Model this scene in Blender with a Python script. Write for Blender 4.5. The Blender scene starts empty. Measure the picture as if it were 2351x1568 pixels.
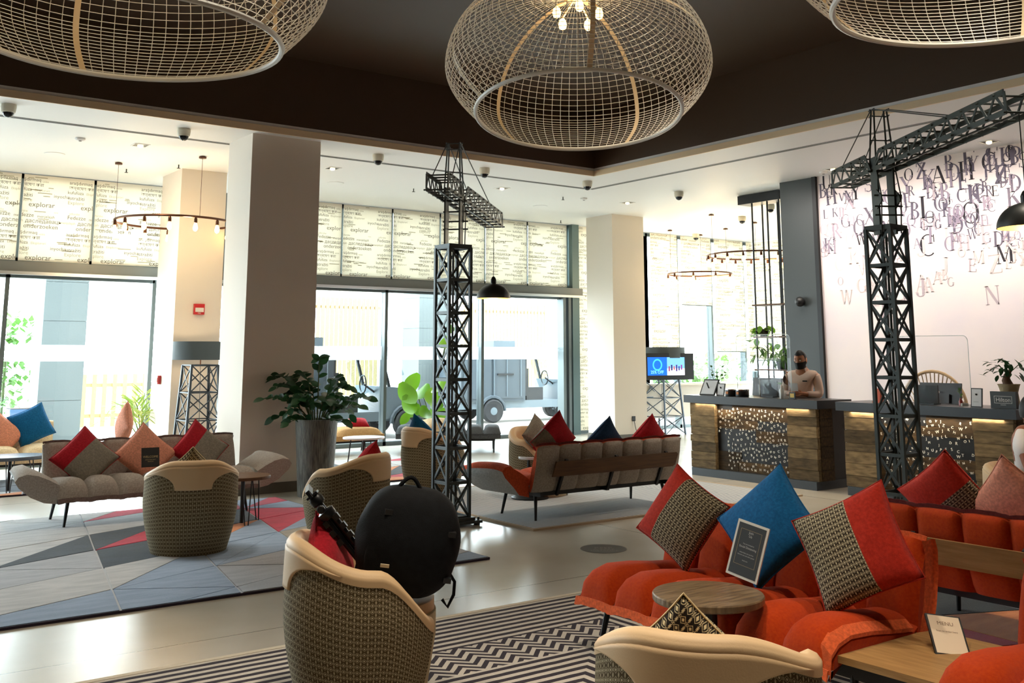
import bpy, bmesh, math, random
from mathutils import Vector, Matrix, noise
random.seed(7)
S = bpy.context.scene
COL = S.collection
R = math.radians
V = Vector

# ------------------------------------------------------------------ camera
F_PX, CY, TILT, AZ, EYE = 2310.0, 437.0, R(9.19), R(53.75), 1.62
cd = bpy.data.cameras.new('camera')
cd.sensor_width = 36.0
cd.lens = F_PX / 2351 * 36
cd.shift_y = -(784 - CY) / 2351
cd.clip_end = 300
cam = bpy.data.objects.new('camera', cd)
cam.location = (0, 0, EYE)
cam.rotation_euler = (R(90) + TILT, 0, AZ - R(90))
COL.objects.link(cam)
S.camera = cam

# ------------------------------------------------------------------ sky
W = bpy.data.worlds.new('sky')
S.world = W
W.use_nodes = True
wn = W.node_tree
wn.nodes['Background'].inputs[0].default_value = (0.80, 0.95, 1.0, 1)
wn.nodes['Background'].inputs[1].default_value = 13.5

# ------------------------------------------------------------------ render look
S.view_settings.view_transform = 'Standard'
S.view_settings.look = 'None'
S.view_settings.exposure = 0.3
S.view_settings.gamma = 1.0
S.view_settings.use_curve_mapping = False
S.cycles.max_bounces = 9
S.cycles.diffuse_bounces = 5
S.cycles.glossy_bounces = 4
S.cycles.transparent_max_bounces = 24
S.cycles.transmission_bounces = 6
S.cycles.caustics_reflective = False
S.cycles.caustics_refractive = False
S.cycles.sample_clamp_indirect = 6.0
S.cycles.use_denoising = True
S.cycles.use_adaptive_sampling = True

def light(name, kind, loc, energy, col=(1, 1, 1), size=1.0, size_y=None, rot=(0, 0, 0), spot=None, blend=.6, portal=False):
    l = bpy.data.lights.new(name, kind)
    l.energy = energy
    l.color = col
    if kind == 'AREA':
        l.shape = 'RECTANGLE'
        l.size = size
        l.size_y = size_y or size
        if portal:
            l.cycles.is_portal = True
    else:
        l.shadow_soft_size = size
    if spot:
        l.spot_size = R(spot)
        l.spot_blend = blend
    o = bpy.data.objects.new(name, l)
    o.location = loc
    o.rotation_euler = rot
    COL.objects.link(o)
    return o

YG, XR, XF, ZC = 16.2, 12.62, 19.07, 4.26       # glass line, lettered wall, far corner, ceiling
WARM = (1.0, .80, .55)
light('window_portal', 'AREA', (10.5, YG + .12, 2.15), 1, size=17, size_y=4.2, rot=(R(-90), 0, 0), portal=True)
light('side_portal', 'AREA', (XF + .12, 13.2, 2.15), 1, size=6, size_y=4.2, rot=(R(90), 0, R(90)), portal=True)
# added fill spots, no fixtures, brighten the room; wall washers on the lettered wall
for (x, y, e) in ((1.9, 2.6, 420), (1.2, 4.2, 420), (3.0, 1.4, 480), (2.9, 3.6, 420), (5.0, 2.4, 420), (7.0, 3.4, 420), (.8, 7.2, 260), (8.6, 6.4, 420), (8.6, 8.8, 420), (5.5, 5.6, 160), (4.6, 9.2, 330), (2.2, 9.3, 330)):
    light('fill_spot', 'SPOT', (x, y, 5.2), e * .72, (1, .87, .70), .10, spot=62, blend=.9)
for k in range(5):
    light('wall_washer', 'SPOT', (11.3, 10.0 - k * 1.15, ZC - .06), 105, (1, .90, .84), .06, rot=(0, R(-38), 0), spot=110, blend=.9)

# ------------------------------------------------------------------ picture point -> place in the room
_fw = V((math.cos(AZ) * math.cos(TILT), math.sin(AZ) * math.cos(TILT), math.sin(TILT)))
_rt = V((math.sin(AZ), -math.cos(AZ), 0))
_up = _rt.cross(_fw)
EYEP = V((0, 0, EYE))
def ray(x, y):
    return _rt * ((x - 1175) / F_PX) - _up * ((y - CY) / F_PX) + _fw
def fl(x, y, z=0.0):
    d = ray(x, y)
    return EYEP + d * ((z - EYE) / d.z)
def atX(x, y, X):
    d = ray(x, y)
    return EYEP + d * (X / d.x)
def atY(x, y, Y):
    d = ray(x, y)
    return EYEP + d * (Y / d.y)
def atD(x, y, D):
    return EYEP + ray(x, y) * D

# ------------------------------------------------------------------ mesh building
class MB:
    def __init__(s):
        s.v, s.f, s.m, s.uv = [], [], [], {}
    def add(s, vs, fs, m=0):
        b = len(s.v)
        s.v += [tuple(p) for p in vs]
        s.f += [tuple(i + b for i in q) for q in fs]
        s.m += [m] * len(fs)
        return s
    def box(s, x0, x1, y0, y1, z0, z1, m=0):
        return s.add([(x, y, z) for z in (z0, z1) for y in (y0, y1) for x in (x0, x1)],
                     [(0, 2, 3, 1), (4, 5, 7, 6), (0, 1, 5, 4), (2, 6, 7, 3), (0, 4, 6, 2), (1, 3, 7, 5)], m)
    def bar(s, p, q, w, h=None, up=(0, 0, 1), m=0):
        p, q = V(p), V(q)
        d = (q - p).normalized()
        u = V(up)
        if abs(d.dot(u)) > .97:
            u = V((1, 0, 0)) if abs(d.x) < .9 else V((0, 1, 0))
        a = d.cross(u).normalized() * (w / 2)
        b = a.cross(d).normalized() * ((h or w) / 2)
        return s.add([p - a - b, p + a - b, p + a + b, p - a + b, q - a - b, q + a - b, q + a + b, q - a + b],
                     [(0, 3, 2, 1), (4, 5, 6, 7), (0, 1, 5, 4), (1, 2, 6, 5), (2, 3, 7, 6), (3, 0, 4, 7)], m)
    def tube(s, pts, r, n=8, closed=False, m=0, caps=True):
        pts = [V(p) for p in pts]
        k = len(pts)
        rr = r if isinstance(r, (list, tuple)) else [r] * k
        b = len(s.v)
        prev = None
        for i, p in enumerate(pts):
            a = pts[(i - 1) % k] if (closed or i > 0) else p
            c = pts[(i + 1) % k] if (closed or i < k - 1) else p
            d = (c - a).normalized()
            if prev is None:
                u = V((0, 0, 1)) if abs(d.z) < .9 else V((1, 0, 0))
                u = (u - d * u.dot(d)).normalized()
            else:
                u = (prev - d * prev.dot(d))
                u = u.normalized() if u.length > 1e-6 else prev
            prev = u
            w = d.cross(u)
            for j in range(n):
                t = 2 * math.pi * j / n
                s.v.append(tuple(p + (u * math.cos(t) + w * math.sin(t)) * rr[i]))
        for i in range(k if closed else k - 1):
            for j in range(n):
                i2 = (i + 1) % k
                s.f.append((b + i * n + j, b + i * n + (j + 1) % n, b + i2 * n + (j + 1) % n, b + i2 * n + j))
                s.m.append(m)
        if caps and not closed:
            s.f.append(tuple(b + j for j in range(n))[::-1]); s.m.append(m)
            s.f.append(tuple(b + (k - 1) * n + j for j in range(n))); s.m.append(m)
        return s
    def lathe(s, prof, n=24, c=(0, 0, 0), m=0, caps=True):
        b = len(s.v)
        for r, z in prof:
            for j in range(n):
                t = 2 * math.pi * j / n
                s.v.append((c[0] + r * math.cos(t), c[1] + r * math.sin(t), c[2] + z))
        for i in range(len(prof) - 1):
            for j in range(n):
                s.f.append((b + i * n + j, b + i * n + (j + 1) % n, b + (i + 1) * n + (j + 1) % n, b + (i + 1) * n + j)); s.m.append(m)
        if caps:
            s.f.append(tuple(b + j for j in range(n))[::-1]); s.m.append(m)
            s.f.append(tuple(b + (len(prof) - 1) * n + j for j in range(n))); s.m.append(m)
        return s
    def grid(s, fn, nu, nv, uvf=None, cu=False, cv=False, m=0, mf=None):
        b = len(s.v)
        for i in range(nu + (0 if cu else 1)):
            for j in range(nv + (0 if cv else 1)):
                p = fn(i / nu, j / nv)
                if uvf:
                    s.uv[len(s.v)] = uvf(i / nu, j / nv)
                s.v.append(tuple(p))
        st = nv + (0 if cv else 1)
        nn = nu + (0 if cu else 1)
        for i in range(nu):
            for j in range(nv):
                i2, j2 = (i + 1) % nn, (j + 1) % st
                s.f.append((b + i * st + j, b + i2 * st + j, b + i2 * st + j2, b + i * st + j2))
                s.m.append(mf(i, j) if mf else m)
        return s
    def poly(s, pts, z0, z1, m=0):
        n = len(pts)
        return s.add([(x, y, z0) for x, y in pts] + [(x, y, z1) for x, y in pts],
                     [tuple(range(n))[::-1], tuple(range(n, 2 * n))] + [(i, (i + 1) % n, n + (i + 1) % n, n + i) for i in range(n)], m)
    def mesh(s, name, mats, smooth=False):
        me = bpy.data.meshes.new(name)
        me.from_pydata(s.v, [], s.f)
        for mt in (mats if isinstance(mats, (list, tuple)) else [mats]):
            me.materials.append(mt)
        if any(s.m):
            me.polygons.foreach_set('material_index', s.m)
        if smooth:
            me.polygons.foreach_set('use_smooth', [True] * len(me.polygons))
            if smooth != 'all':
                try:
                    me.set_sharp_from_angle(angle=R(smooth if smooth is not True else 40))
                except Exception:
                    pass
        if s.uv:
            ul = me.uv_layers.new(name='UVMap')
            idx = [0] * len(me.loops)
            me.loops.foreach_get('vertex_index', idx)
            co = []
            for i in idx:
                co += s.uv.get(i, (s.v[i][0], s.v[i][2]))
            ul.data.foreach_set('uv', co)
        me.update()
        return me
    def build(s, name, mats, parent=None, smooth=False):
        return ob(name, s.mesh(name, mats, smooth), parent)

def ob(name, me, parent=None, loc=None, rot=None, M=None):
    o = bpy.data.objects.new(name, me)
    COL.objects.link(o)
    if parent:
        o.parent = parent
        KIDS.setdefault(parent.name, []).append(o)
    if M is not None:
        o.matrix_local = M
    else:
        if loc is not None:
            o.location = loc
        if rot is not None:
            o.rotation_euler = rot
    return o

LABELS = {}
def tag(o, label, cat, group=None, kind=None):
    o['label'] = label
    o['category'] = cat
    if group:
        o['group'] = group
    if kind:
        o['kind'] = kind
    return o

def thing(name, label, cat, loc=(0, 0, 0), rz=0.0, group=None, M=None):
    o = bpy.data.objects.new(name, None)
    o.empty_display_size = .1
    COL.objects.link(o)
    if M is not None:
        o.matrix_world = M
    else:
        o.location = loc
        o.rotation_euler = (0, 0, rz)
    return tag(o, label, cat, group)

def struct(o):
    o['kind'] = 'structure'
    return o

def copy_tree(o, label, loc=None, rz=None, M=None):
    def rec(a, parent):
        c = a.copy()
        COL.objects.link(c)
        if parent:
            c.parent = parent
            KIDS.setdefault(parent.name, []).append(c)
        for ch in list(KIDS.get(a.name, ())):
            rec(ch, c)
        return c
    r = rec(o, None)
    r['label'] = label
    if M is not None:
        r.matrix_world = M
    else:
        if loc is not None:
            r.location = loc
        if rz is not None:
            r.rotation_euler = (0, 0, rz)
    return r
KIDS = {}

def lerp(a, b, t):
    return a + (b - a) * t
def sstep(a, b, x):
    t = min(1, max(0, (x - a) / (b - a)))
    return t * t * (3 - 2 * t)

# ------------------------------------------------------------------ materials
def lin(c):
    return tuple((x / 12.92 if x <= .04045 else ((x + .055) / 1.055) ** 2.4) for x in [k / 255 for k in c]) + (1,)

def mat(name, col, rough=.6, metal=0.0, spec=.5, var=None, bump=None, sheen=0.0, emit=None, rnd=0.0, stretch=None, uv=False):
    m = bpy.data.materials.new(name)
    m.use_nodes = True
    nt = m.node_tree
    p = nt.nodes['Principled BSDF']
    c = lin(col)
    p.inputs['Base Color'].default_value = c
    p.inputs['Roughness'].default_value = rough
    p.inputs['Metallic'].default_value = metal
    p.inputs['Specular IOR Level'].default_value = spec
    if sheen:
        p.inputs['Sheen Weight'].default_value = sheen
        p.inputs['Sheen Roughness'].default_value = .5
    tc = nt.nodes.new('ShaderNodeTexCoord')
    src = tc.outputs['UV' if uv else 'Object']
    if stretch:
        mp = nt.nodes.new('ShaderNodeMapping')
        mp.inputs['Scale'].default_value = stretch
        nt.links.new(src, mp.inputs[0])
        src = mp.outputs[0]
    last = None
    if var:
        sc, col2, lo, hi = var
        n = nt.nodes.new('ShaderNodeTexNoise')
        n.inputs['Scale'].default_value = sc
        n.inputs['Detail'].default_value = 4
        nt.links.new(src, n.inputs['Vector'])
        r = nt.nodes.new('ShaderNodeValToRGB')
        r.color_ramp.elements[0].position = lo
        r.color_ramp.elements[1].position = hi
        r.color_ramp.elements[0].color = c
        r.color_ramp.elements[1].color = lin(col2)
        nt.links.new(n.outputs[0], r.inputs[0])
        last = r.outputs[0]
        nt.links.new(last, p.inputs['Base Color'])
    if rnd:
        oi = nt.nodes.new('ShaderNodeObjectInfo')
        h = nt.nodes.new('ShaderNodeHueSaturation')
        mr = nt.nodes.new('ShaderNodeMapRange')
        mr.inputs[3].default_value = 1 - rnd
        mr.inputs[4].default_value = 1 + rnd
        nt.links.new(oi.outputs['Random'], mr.inputs[0])
        nt.links.new(mr.outputs[0], h.inputs['Value'])
        if last:
            nt.links.new(last, h.inputs['Color'])
        else:
            h.inputs['Color'].default_value = c
        nt.links.new(h.outputs[0], p.inputs['Base Color'])
    if bump:
        n2 = nt.nodes.new('ShaderNodeTexNoise')
        n2.inputs['Scale'].default_value = bump[0]
        n2.inputs['Detail'].default_value = 3
        nt.links.new(src, n2.inputs['Vector'])
        bp = nt.nodes.new('ShaderNodeBump')
        bp.inputs['Strength'].default_value = bump[1]
        bp.inputs['Distance'].default_value = .01
        nt.links.new(n2.outputs[0], bp.inputs['Height'])
        nt.links.new(bp.outputs[0], p.inputs['Normal'])
    if emit:
        p.inputs['Emission Color'].default_value = lin(emit[0])
        p.inputs['Emission Strength'].default_value = emit[1]
    return m

def nodes(name):
    m = bpy.data.materials.new(name)
    m.use_nodes = True
    nt = m.node_tree
    return m, nt, nt.nodes['Principled BSDF']

def mth(nt, op, a, b=None, c=None):
    n = nt.nodes.new('ShaderNodeMath')
    n.operation = op
    for k, x in enumerate((a, b, c)):
        if x is None:
            continue
        if isinstance(x, (int, float)):
            n.inputs[k].default_value = x
        else:
            nt.links.new(x, n.inputs[k])
    return n.outputs[0]

def mixc(nt, f, a, b):
    n = nt.nodes.new('ShaderNodeMix')
    n.data_type = 'RGBA'
    if isinstance(f, (int, float)):
        n.inputs[0].default_value = f
    else:
        nt.links.new(f, n.inputs[0])
    for k, x in ((6, a), (7, b)):
        if isinstance(x, tuple):
            n.inputs[k].default_value = x
        else:
            nt.links.new(x, n.inputs[k])
    return n.outputs[2]

def weave(name, dark, light_, cell, accent=None):
    """woven upholstery: cream lozenges, beads and chain columns on a dark ground"""
    m, nt, p = nodes(name)
    tc = nt.nodes.new('ShaderNodeTexCoord')
    sp = nt.nodes.new('ShaderNodeSeparateXYZ')
    nt.links.new(tc.outputs['UV'], sp.inputs[0])
    u = mth(nt, 'MULTIPLY', sp.outputs[0], 1 / cell)
    v = mth(nt, 'MULTIPLY', sp.outputs[1], 1 / cell)
    def tri(x):                                   # 0 at cell centre, .5 at its border
        return mth(nt, 'ABSOLUTE', mth(nt, 'SUBTRACT', mth(nt, 'FRACT', x), .5))
    d1 = mth(nt, 'ADD', tri(u), tri(v))
    a = mth(nt, 'LESS_THAN', d1, .17)             # lozenge
    b = mth(nt, 'LESS_THAN', mth(nt, 'ADD', tri(mth(nt, 'ADD', u, .5)), tri(mth(nt, 'ADD', v, .5))), .13)
    ring = mth(nt, 'LESS_THAN', mth(nt, 'ABSOLUTE', mth(nt, 'SUBTRACT', d1, .36)), .045)
    u3 = mth(nt, 'MULTIPLY', u, 4)
    v3 = mth(nt, 'MULTIPLY', v, 4)
    beads = mth(nt, 'LESS_THAN', mth(nt, 'ADD', tri(u3), tri(v3)), .30)
    col = mth(nt, 'GREATER_THAN', tri(u), .38)
    bead = mth(nt, 'MULTIPLY', beads, col)
    chain = mth(nt, 'MULTIPLY', mth(nt, 'GREATER_THAN', tri(u), .462), mth(nt, 'LESS_THAN', tri(mth(nt, 'MULTIPLY', v, 3)), .38))
    k = mth(nt, 'MINIMUM', mth(nt, 'ADD', mth(nt, 'ADD', a, b), mth(nt, 'ADD', mth(nt, 'MULTIPLY', ring, .75), mth(nt, 'ADD', bead, chain))), 1)
    nz = nt.nodes.new('ShaderNodeTexNoise')
    nz.inputs['Scale'].default_value = 60
    nt.links.new(tc.outputs['Object'], nz.inputs['Vector'])
    c = mixc(nt, k, lin(dark), lin(light_))
    c = mixc(nt, mth(nt, 'MULTIPLY', nz.outputs[0], .35), c, lin(accent or dark))
    nt.links.new(c, p.inputs['Base Color'])
    p.inputs['Roughness'].default_value = .92
    p.inputs['Specular IOR Level'].default_value = .2
    bp = nt.nodes.new('ShaderNodeBump')
    bp.inputs['Strength'].default_value = .35
    bp.inputs['Distance'].default_value = .004
    nt.links.new(k, bp.inputs['Height'])
    nt.links.new(bp.outputs[0], p.inputs['Normal'])
    return m

def glassmat(name, tint=(1, 1, 1), refl=.02, rough=0.0):
    m, nt, p = nodes(name)
    nt.nodes.remove(p)
    out = nt.nodes['Material Output']
    t = nt.nodes.new('ShaderNodeBsdfTransparent')
    t.inputs[0].default_value = (*tint, 1)
    g = nt.nodes.new('ShaderNodeBsdfGlossy')
    g.inputs['Roughness'].default_value = rough
    fr = nt.nodes.new('ShaderNodeLayerWeight')
    mx = nt.nodes.new('ShaderNodeMixShader')
    nt.links.new(mth(nt, 'ADD', mth(nt, 'MULTIPLY', mth(nt, 'POWER', fr.outputs['Facing'], 5), refl * 25), refl), mx.inputs[0])
    nt.links.new(t.outputs[0], mx.inputs[1])
    nt.links.new(g.outputs[0], mx.inputs[2])
    nt.links.new(mx.outputs[0], out.inputs[0])
    return m

def clothlight(name, col, trans=.4, see=.0):
    m, nt, p = nodes(name)
    nt.nodes.remove(p)
    out = nt.nodes['Material Output']
    d = nt.nodes.new('ShaderNodeBsdfDiffuse')
    d.inputs[0].default_value = lin(col)
    t = nt.nodes.new('ShaderNodeBsdfTranslucent')
    t.inputs[0].default_value = lin(col)
    mx = nt.nodes.new('ShaderNodeMixShader')
    mx.inputs[0].default_value = trans
    nt.links.new(d.outputs[0], mx.inputs[1])
    nt.links.new(t.outputs[0], mx.inputs[2])
    last = mx
    if see:
        tr = nt.nodes.new('ShaderNodeBsdfTransparent')
        m2 = nt.nodes.new('ShaderNodeMixShader')
        m2.inputs[0].default_value = see
        nt.links.new(mx.outputs[0], m2.inputs[1])
        nt.links.new(tr.outputs[0], m2.inputs[2])
        last = m2
    nt.links.new(last.outputs[0], out.inputs[0])
    return m

def leafmat(name, col, col2):
    m, nt, p = nodes(name)
    oi = nt.nodes.new('ShaderNodeObjectInfo')
    c = mixc(nt, oi.outputs['Random'], lin(col), lin(col2))
    nt.links.new(c, p.inputs['Base Color'])
    p.inputs['Roughness'].default_value = .4
    p.inputs['Specular IOR Level'].default_value = .4
    t = nt.nodes.new('ShaderNodeBsdfTranslucent')
    nt.links.new(c, t.inputs[0])
    mx = nt.nodes.new('ShaderNodeMixShader')
    mx.inputs[0].default_value = .35
    out = nt.nodes['Material Output']
    nt.links.new(p.outputs[0], mx.inputs[1])
    nt.links.new(t.outputs[0], mx.inputs[2])
    nt.links.new(mx.outputs[0], out.inputs[0])
    return m

M_WALL = mat('warm_white_paint', (222, 214, 202), .75, bump=(90, .03))
M_CEIL = mat('ceiling_paint', (228, 229, 228), .55)
M_COFFER = mat('dark_brown_ceiling', (70, 54, 40), .55, spec=.3, bump=(120, .04))
M_FASCIA = mat('beige_fascia', (228, 206, 170), .5)
M_DARK = mat('charcoal_metal', (46, 54, 55), .42, .35, bump=(200, .03))
M_FRAME = mat('grey_window_frame', (96, 106, 108), .38, .4)
M_BLACK = mat('black_plastic', (16, 17, 19), .42)
M_BLACKM = mat('black_powder_coat', (20, 21, 23), .45, .3)
M_CRANE = mat('dark_green_grey_steel', (50, 58, 56), .5, .25, bump=(80, .05))
M_WHITE = mat('white_plastic', (225, 222, 212), .45)
M_CHROME = mat('brushed_steel', (180, 182, 184), .25, 1.0)
M_GLASS = glassmat('window_glass')
M_ACRYL = glassmat('clear_acrylic', (.975, .98, .98), .006)
M_BLIND = clothlight('printed_blind_fabric', (244, 240, 228), .29)
M_INK = mat('blind_ink', (110, 104, 88), .9)
M_INK2 = mat('pale_blind_ink', (178, 172, 150), .9)
M_FROST = clothlight('frosted_dots', (235, 240, 240), .5, .72)
M_LINING = mat('beige_leather', (214, 182, 140), .55, spec=.35, bump=(160, .06))
M_WEAVE = weave('woven_chair_fabric', (78, 66, 46), (206, 192, 158), .031, (118, 100, 70))
M_WEAVEP = weave('woven_pillow_fabric', (40, 34, 28), (214, 200, 165), .026, (80, 66, 50))
M_WEAVEB = weave('bold_lozenge_fabric', (22, 18, 16), (222, 204, 160), .036, (60, 50, 40))
def felt(name, c, c2=None):
    return mat(name, c, .95, spec=.15, var=(70, c2 or tuple(min(255, int(k * 1.15 + 6)) for k in c), .35, .7), bump=(420, .5), sheen=.08)
M_ORANGE = felt('orange_felt', (190, 64, 8), (176, 52, 6))
M_SALMONF = felt('faded_orange_selvedge', (200, 88, 46))
M_TAUPE = felt('taupe_felt', (146, 137, 128))
M_GREYF = felt('light_grey_felt', (168, 168, 166))
M_RUST = felt('rust_felt', (176, 72, 40))
M_MAROON = felt('maroon_selvedge', (96, 36, 32))
M_BEIGEF = felt('cream_upholstery', (206, 186, 150))
M_CHARF = felt('dark_grey_upholstery', (72, 74, 78))
M_RED = felt('cherry_red_wool', (158, 24, 36))
M_ORED = felt('orange_red_wool', (158, 36, 20))
M_BLUE = felt('petrol_blue_wool', (12, 84, 132))
M_NAVY = felt('navy_wool', (24, 52, 84))
M_SALMON = felt('salmon_wool', (202, 136, 112))
M_GREYW = felt('stone_grey_wool', (122, 116, 104))
def woodm(name, c, c2, sc=(1.2, 14, 14), rough=.5, rnd=0.0):
    return mat(name, c, rough, spec=.3, var=(3.2, c2, .3, .72), bump=(9, .12), stretch=sc, rnd=rnd)
M_OAK = woodm('oak_plank', (172, 134, 84), (142, 106, 62))
M_WALNUT = woodm('dark_oak', (98, 66, 38), (72, 46, 26))
M_TABLE = woodm('weathered_table_wood', (138, 116, 86), (84, 68, 52), (2, 16, 2), .32)
M_RECL = woodm('reclaimed_timber', (134, 114, 82), (86, 72, 52), (14, 2.2, 9), .85, .45)
M_RECLD = woodm('dark_reclaimed_timber', (84, 66, 42), (44, 36, 28), (14, 2.2, 9), .85, .5)
M_STONEC = mat('dark_stone_counter', (30, 36, 42), .35, spec=.5)
M_PLINTH = mat('slate_plinth', (52, 60, 68), .5)
M_LETTER = mat('white_letters', (240, 238, 228), .4)
M_LEAF = leafmat('glossy_dark_leaf', (28, 62, 36), (44, 84, 44))
M_LEAFB = leafmat('bright_green_leaf', (92, 150, 30), (134, 180, 52))
M_LEAFM = leafmat('mid_green_leaf', (70, 110, 52), (112, 146, 70))
M_STEM = mat('plant_stem', (70, 84, 44), .6)
M_SOIL = mat('potting_soil', (48, 36, 28), .95)
M_BULB = mat('warm_bulb_glass', (255, 226, 170), .2, emit=((255, 200, 110), 14))
M_BRASS = mat('copper_socket', (120, 72, 40), .35, .8)
# ================================================================== THE ROOM
X0, Y0 = -5.0, -5.0
# ---- floor: polished concrete with saw-cut joints
def floor_mat():
    m, nt, p = nodes('polished_concrete')
    tc = nt.nodes.new('ShaderNodeTexCoord')
    n = nt.nodes.new('ShaderNodeTexNoise')
    n.inputs['Scale'].default_value = 1.3
    n.inputs['Detail'].default_value = 7
    nt.links.new(tc.outputs['Object'], n.inputs['Vector'])
    r = nt.nodes.new('ShaderNodeValToRGB')
    r.color_ramp.elements[0].position, r.color_ramp.elements[1].position = .3, .7
    r.color_ramp.elements[0].color = lin((172, 166, 154))
    r.color_ramp.elements[1].color = lin((184, 178, 166))
    nt.links.new(n.outputs[0], r.inputs[0])
    sp = nt.nodes.new('ShaderNodeSeparateXYZ')
    nt.links.new(tc.outputs['Object'], sp.inputs[0])
    def line(axis, off, step):
        f = mth(nt, 'FRACT', mth(nt, 'MULTIPLY', mth(nt, 'SUBTRACT', sp.outputs[axis], off), 1 / step))
        return mth(nt, 'LESS_THAN', mth(nt, 'ABSOLUTE', mth(nt, 'SUBTRACT', f, .5)), .0045 / step)
    k = mth(nt, 'MAXIMUM', line(1, 5.95 - 1.6, 3.2), line(0, 6.6 - 1.6, 3.2))
    c = mixc(nt, k, r.outputs[0], lin((96, 90, 80)))
    nt.links.new(c, p.inputs['Base Color'])
    n2 = nt.nodes.new('ShaderNodeTexNoise')
    n2.inputs['Scale'].default_value = .8
    nt.links.new(tc.outputs['Object'], n2.inputs['Vector'])
    mr = nt.nodes.new('ShaderNodeMapRange')
    mr.inputs[3].default_value, mr.inputs[4].default_value = .24, .28
    nt.links.new(n2.outputs[0], mr.inputs[0])
    nt.links.new(mr.outputs[0], p.inputs['Roughness'])
    p.inputs['Specular IOR Level'].default_value = .6
    return m
struct(MB().box(X0, XF, Y0, YG + .2, -.12, 0).build('floor', floor_mat()))

# ---- ceiling with its dark recess
CX0, CY0, CX1, CY1 = -3.2, -3.2, 9.87, 11.36
ce = MB()
ce.box(X0, XF + .2, CY1, YG + .25, ZC, ZC + .12).box(CX1, XF + .2, Y0, CY1, ZC, ZC + .12)
ce.box(X0, CX0, Y0, CY1, ZC, ZC + .12).box(CX0, CX1, Y0, CY0, ZC, ZC + .12)
ceiling = struct(ce.build('ceiling', M_CEIL))
rc = MB()
ZR = 5.25
rc.box(CX0 - .2, CX1 + .2, CY0 - .2, CY1 + .2, ZR, ZR + .1)
rc.box(CX1, CX1 + .1, CY0, CY1 + .1, ZC + .121, ZR).box(CX0 - .1, CX0, CY0, CY1 + .1, ZC + .121, ZR)
rc.box(CX0, CX1, CY1, CY1 + .1, ZC + .121, ZR).box(CX0, CX1, CY0 - .1, CY0, ZC + .121, ZR)
rc.build('recess_lining', M_COFFER, ceiling)
fa = MB()
t = .02
fa.box(CX1 - t, CX1, CY0, CY1, ZC - .002, ZC + .078).box(CX0, CX0 + t, CY0, CY1, ZC - .002, ZC + .078)
fa.box(CX0, CX1, CY1 - t, CY1, ZC - .002, ZC + .078).box(CX0, CX1, CY0, CY0 + t, ZC - .002, ZC + .078)
fa.build('fascia', M_FASCIA, ceiling)
M_SLOT = mat('slot_grey', (120, 122, 120), .6)
for (a, b_) in (((CX0, CY1 + .95), (10.62, CY1 + .95)), ((10.62, CY0), (10.62, CY1 + .95))):
    for off in (-.025, .025):
        if a[1] == b_[1]:
            MB().box(a[0], b_[0], a[1] + off - .012, a[1] + off + .012, ZC - .006, ZC + .01).build('track_slot', M_SLOT, ceiling)
        else:
            MB().box(a[0] + off - .012, a[0] + off + .012, a[1], b_[1], ZC - .006, ZC + .01).build('track_slot', M_SLOT, ceiling)

# ---- solid walls
M_BACKW = mat('low_bounce_wall', (92, 66, 46), .6)  # unseen walls, made dark brown to throw less light back
wl = struct(MB().box(X0 - .2, X0, Y0, YG + .2, 0, ZC).build('wall_left', M_BACKW))
wb = struct(MB().box(X0, XF, Y0 - .2, Y0, 0, ZC).build('wall_back', M_BACKW))
M_MURAL = mat('pale_plaster_mural', (238, 226, 220), .6, var=(1.4, (228, 218, 220), .35, .7), bump=(40, .03))
YPIER0, YPIER1 = 9.40, 10.08
wr = struct(MB().box(XR, XR + .25, Y0, YPIER0, 0, ZC).build('wall_right', M_MURAL))
M_PIER = mat('charcoal_paint', (50, 56, 56), .5, bump=(60, .03))
pier = struct(MB().box(XR - .02, XR + .75, YPIER0 + .06, YPIER1, 0, ZC).build('pier', M_PIER))
struct(MB().box(XR - .05, XR + .6, YPIER0 - .01, YPIER0 + .06, 0, ZC).build('trim_1', M_BLACKM))

def column(x0, x1, y0, y1, skirt=True):
    o = struct(MB().box(x0, x1, y0, y1, 0, ZC).build('column', M_WALL))
    if skirt:
        t = .012
        k = MB()
        k.box(x0 - t, x1 + t, y0 - t, y0, 0, .12).box(x0 - t, x1 + t, y1, y1 + t, 0, .12)
        k.box(x0 - t, x0, y0, y1, 0, .12).box(x1, x1 + t, y0, y1, 0, .12)
        k.build('baseboard', mat('taupe_skirting', (92, 86, 76), .5), o)
    return o
column(4.53, 5.43, 11.50, 12.27)
col2 = column(4.62, 5.29, 14.37, 15.25)
col3 = column(12.86, 13.68, 14.30, 15.06)

# ---- glazing
def bars(mb, x0, x1, y0, y1, z0, z1):
    mb.box(x0, x1, y0, y1, z0, z1)
ZH0, ZH1 = 2.775, 2.935
WORDS = {}
def window(n, xs, z0, z1, header=None, depth=.11, panes=True, band=True):
    """one glazed bay: xs are the mullion centres"""
    w = thing('window_%d' % n, '', 'window', (0, 0, 0))
    del w['label'], w['category']
    struct(w)
    for x in xs:
        MB().box(x - .03, x + .03, YG - depth, YG + .05, z0, z1).build('mullion', M_FRAME, w)
    MB().box(xs[0], xs[-1], YG - depth, YG + .05, z0, z0 + .07).build('bottom_rail', M_FRAME, w)
    MB().box(xs[0], xs[-1], YG - depth, YG + .05, z1 - .07, z1).build('top_rail', M_FRAME, w)
    if panes:
        for a, b_ in zip(xs, xs[1:]):
            MB().box(a + .03, b_ - .03, YG - .012, YG + .004, z0 + .07, z1 - .07).build('pane', M_GLASS, w)
            if band:
                MB().box(a + .03, b_ - .03, YG - .0135, YG - .0125, 1.50, 1.74).build('frosted_band', M_FROST, w)
    return w
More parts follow.
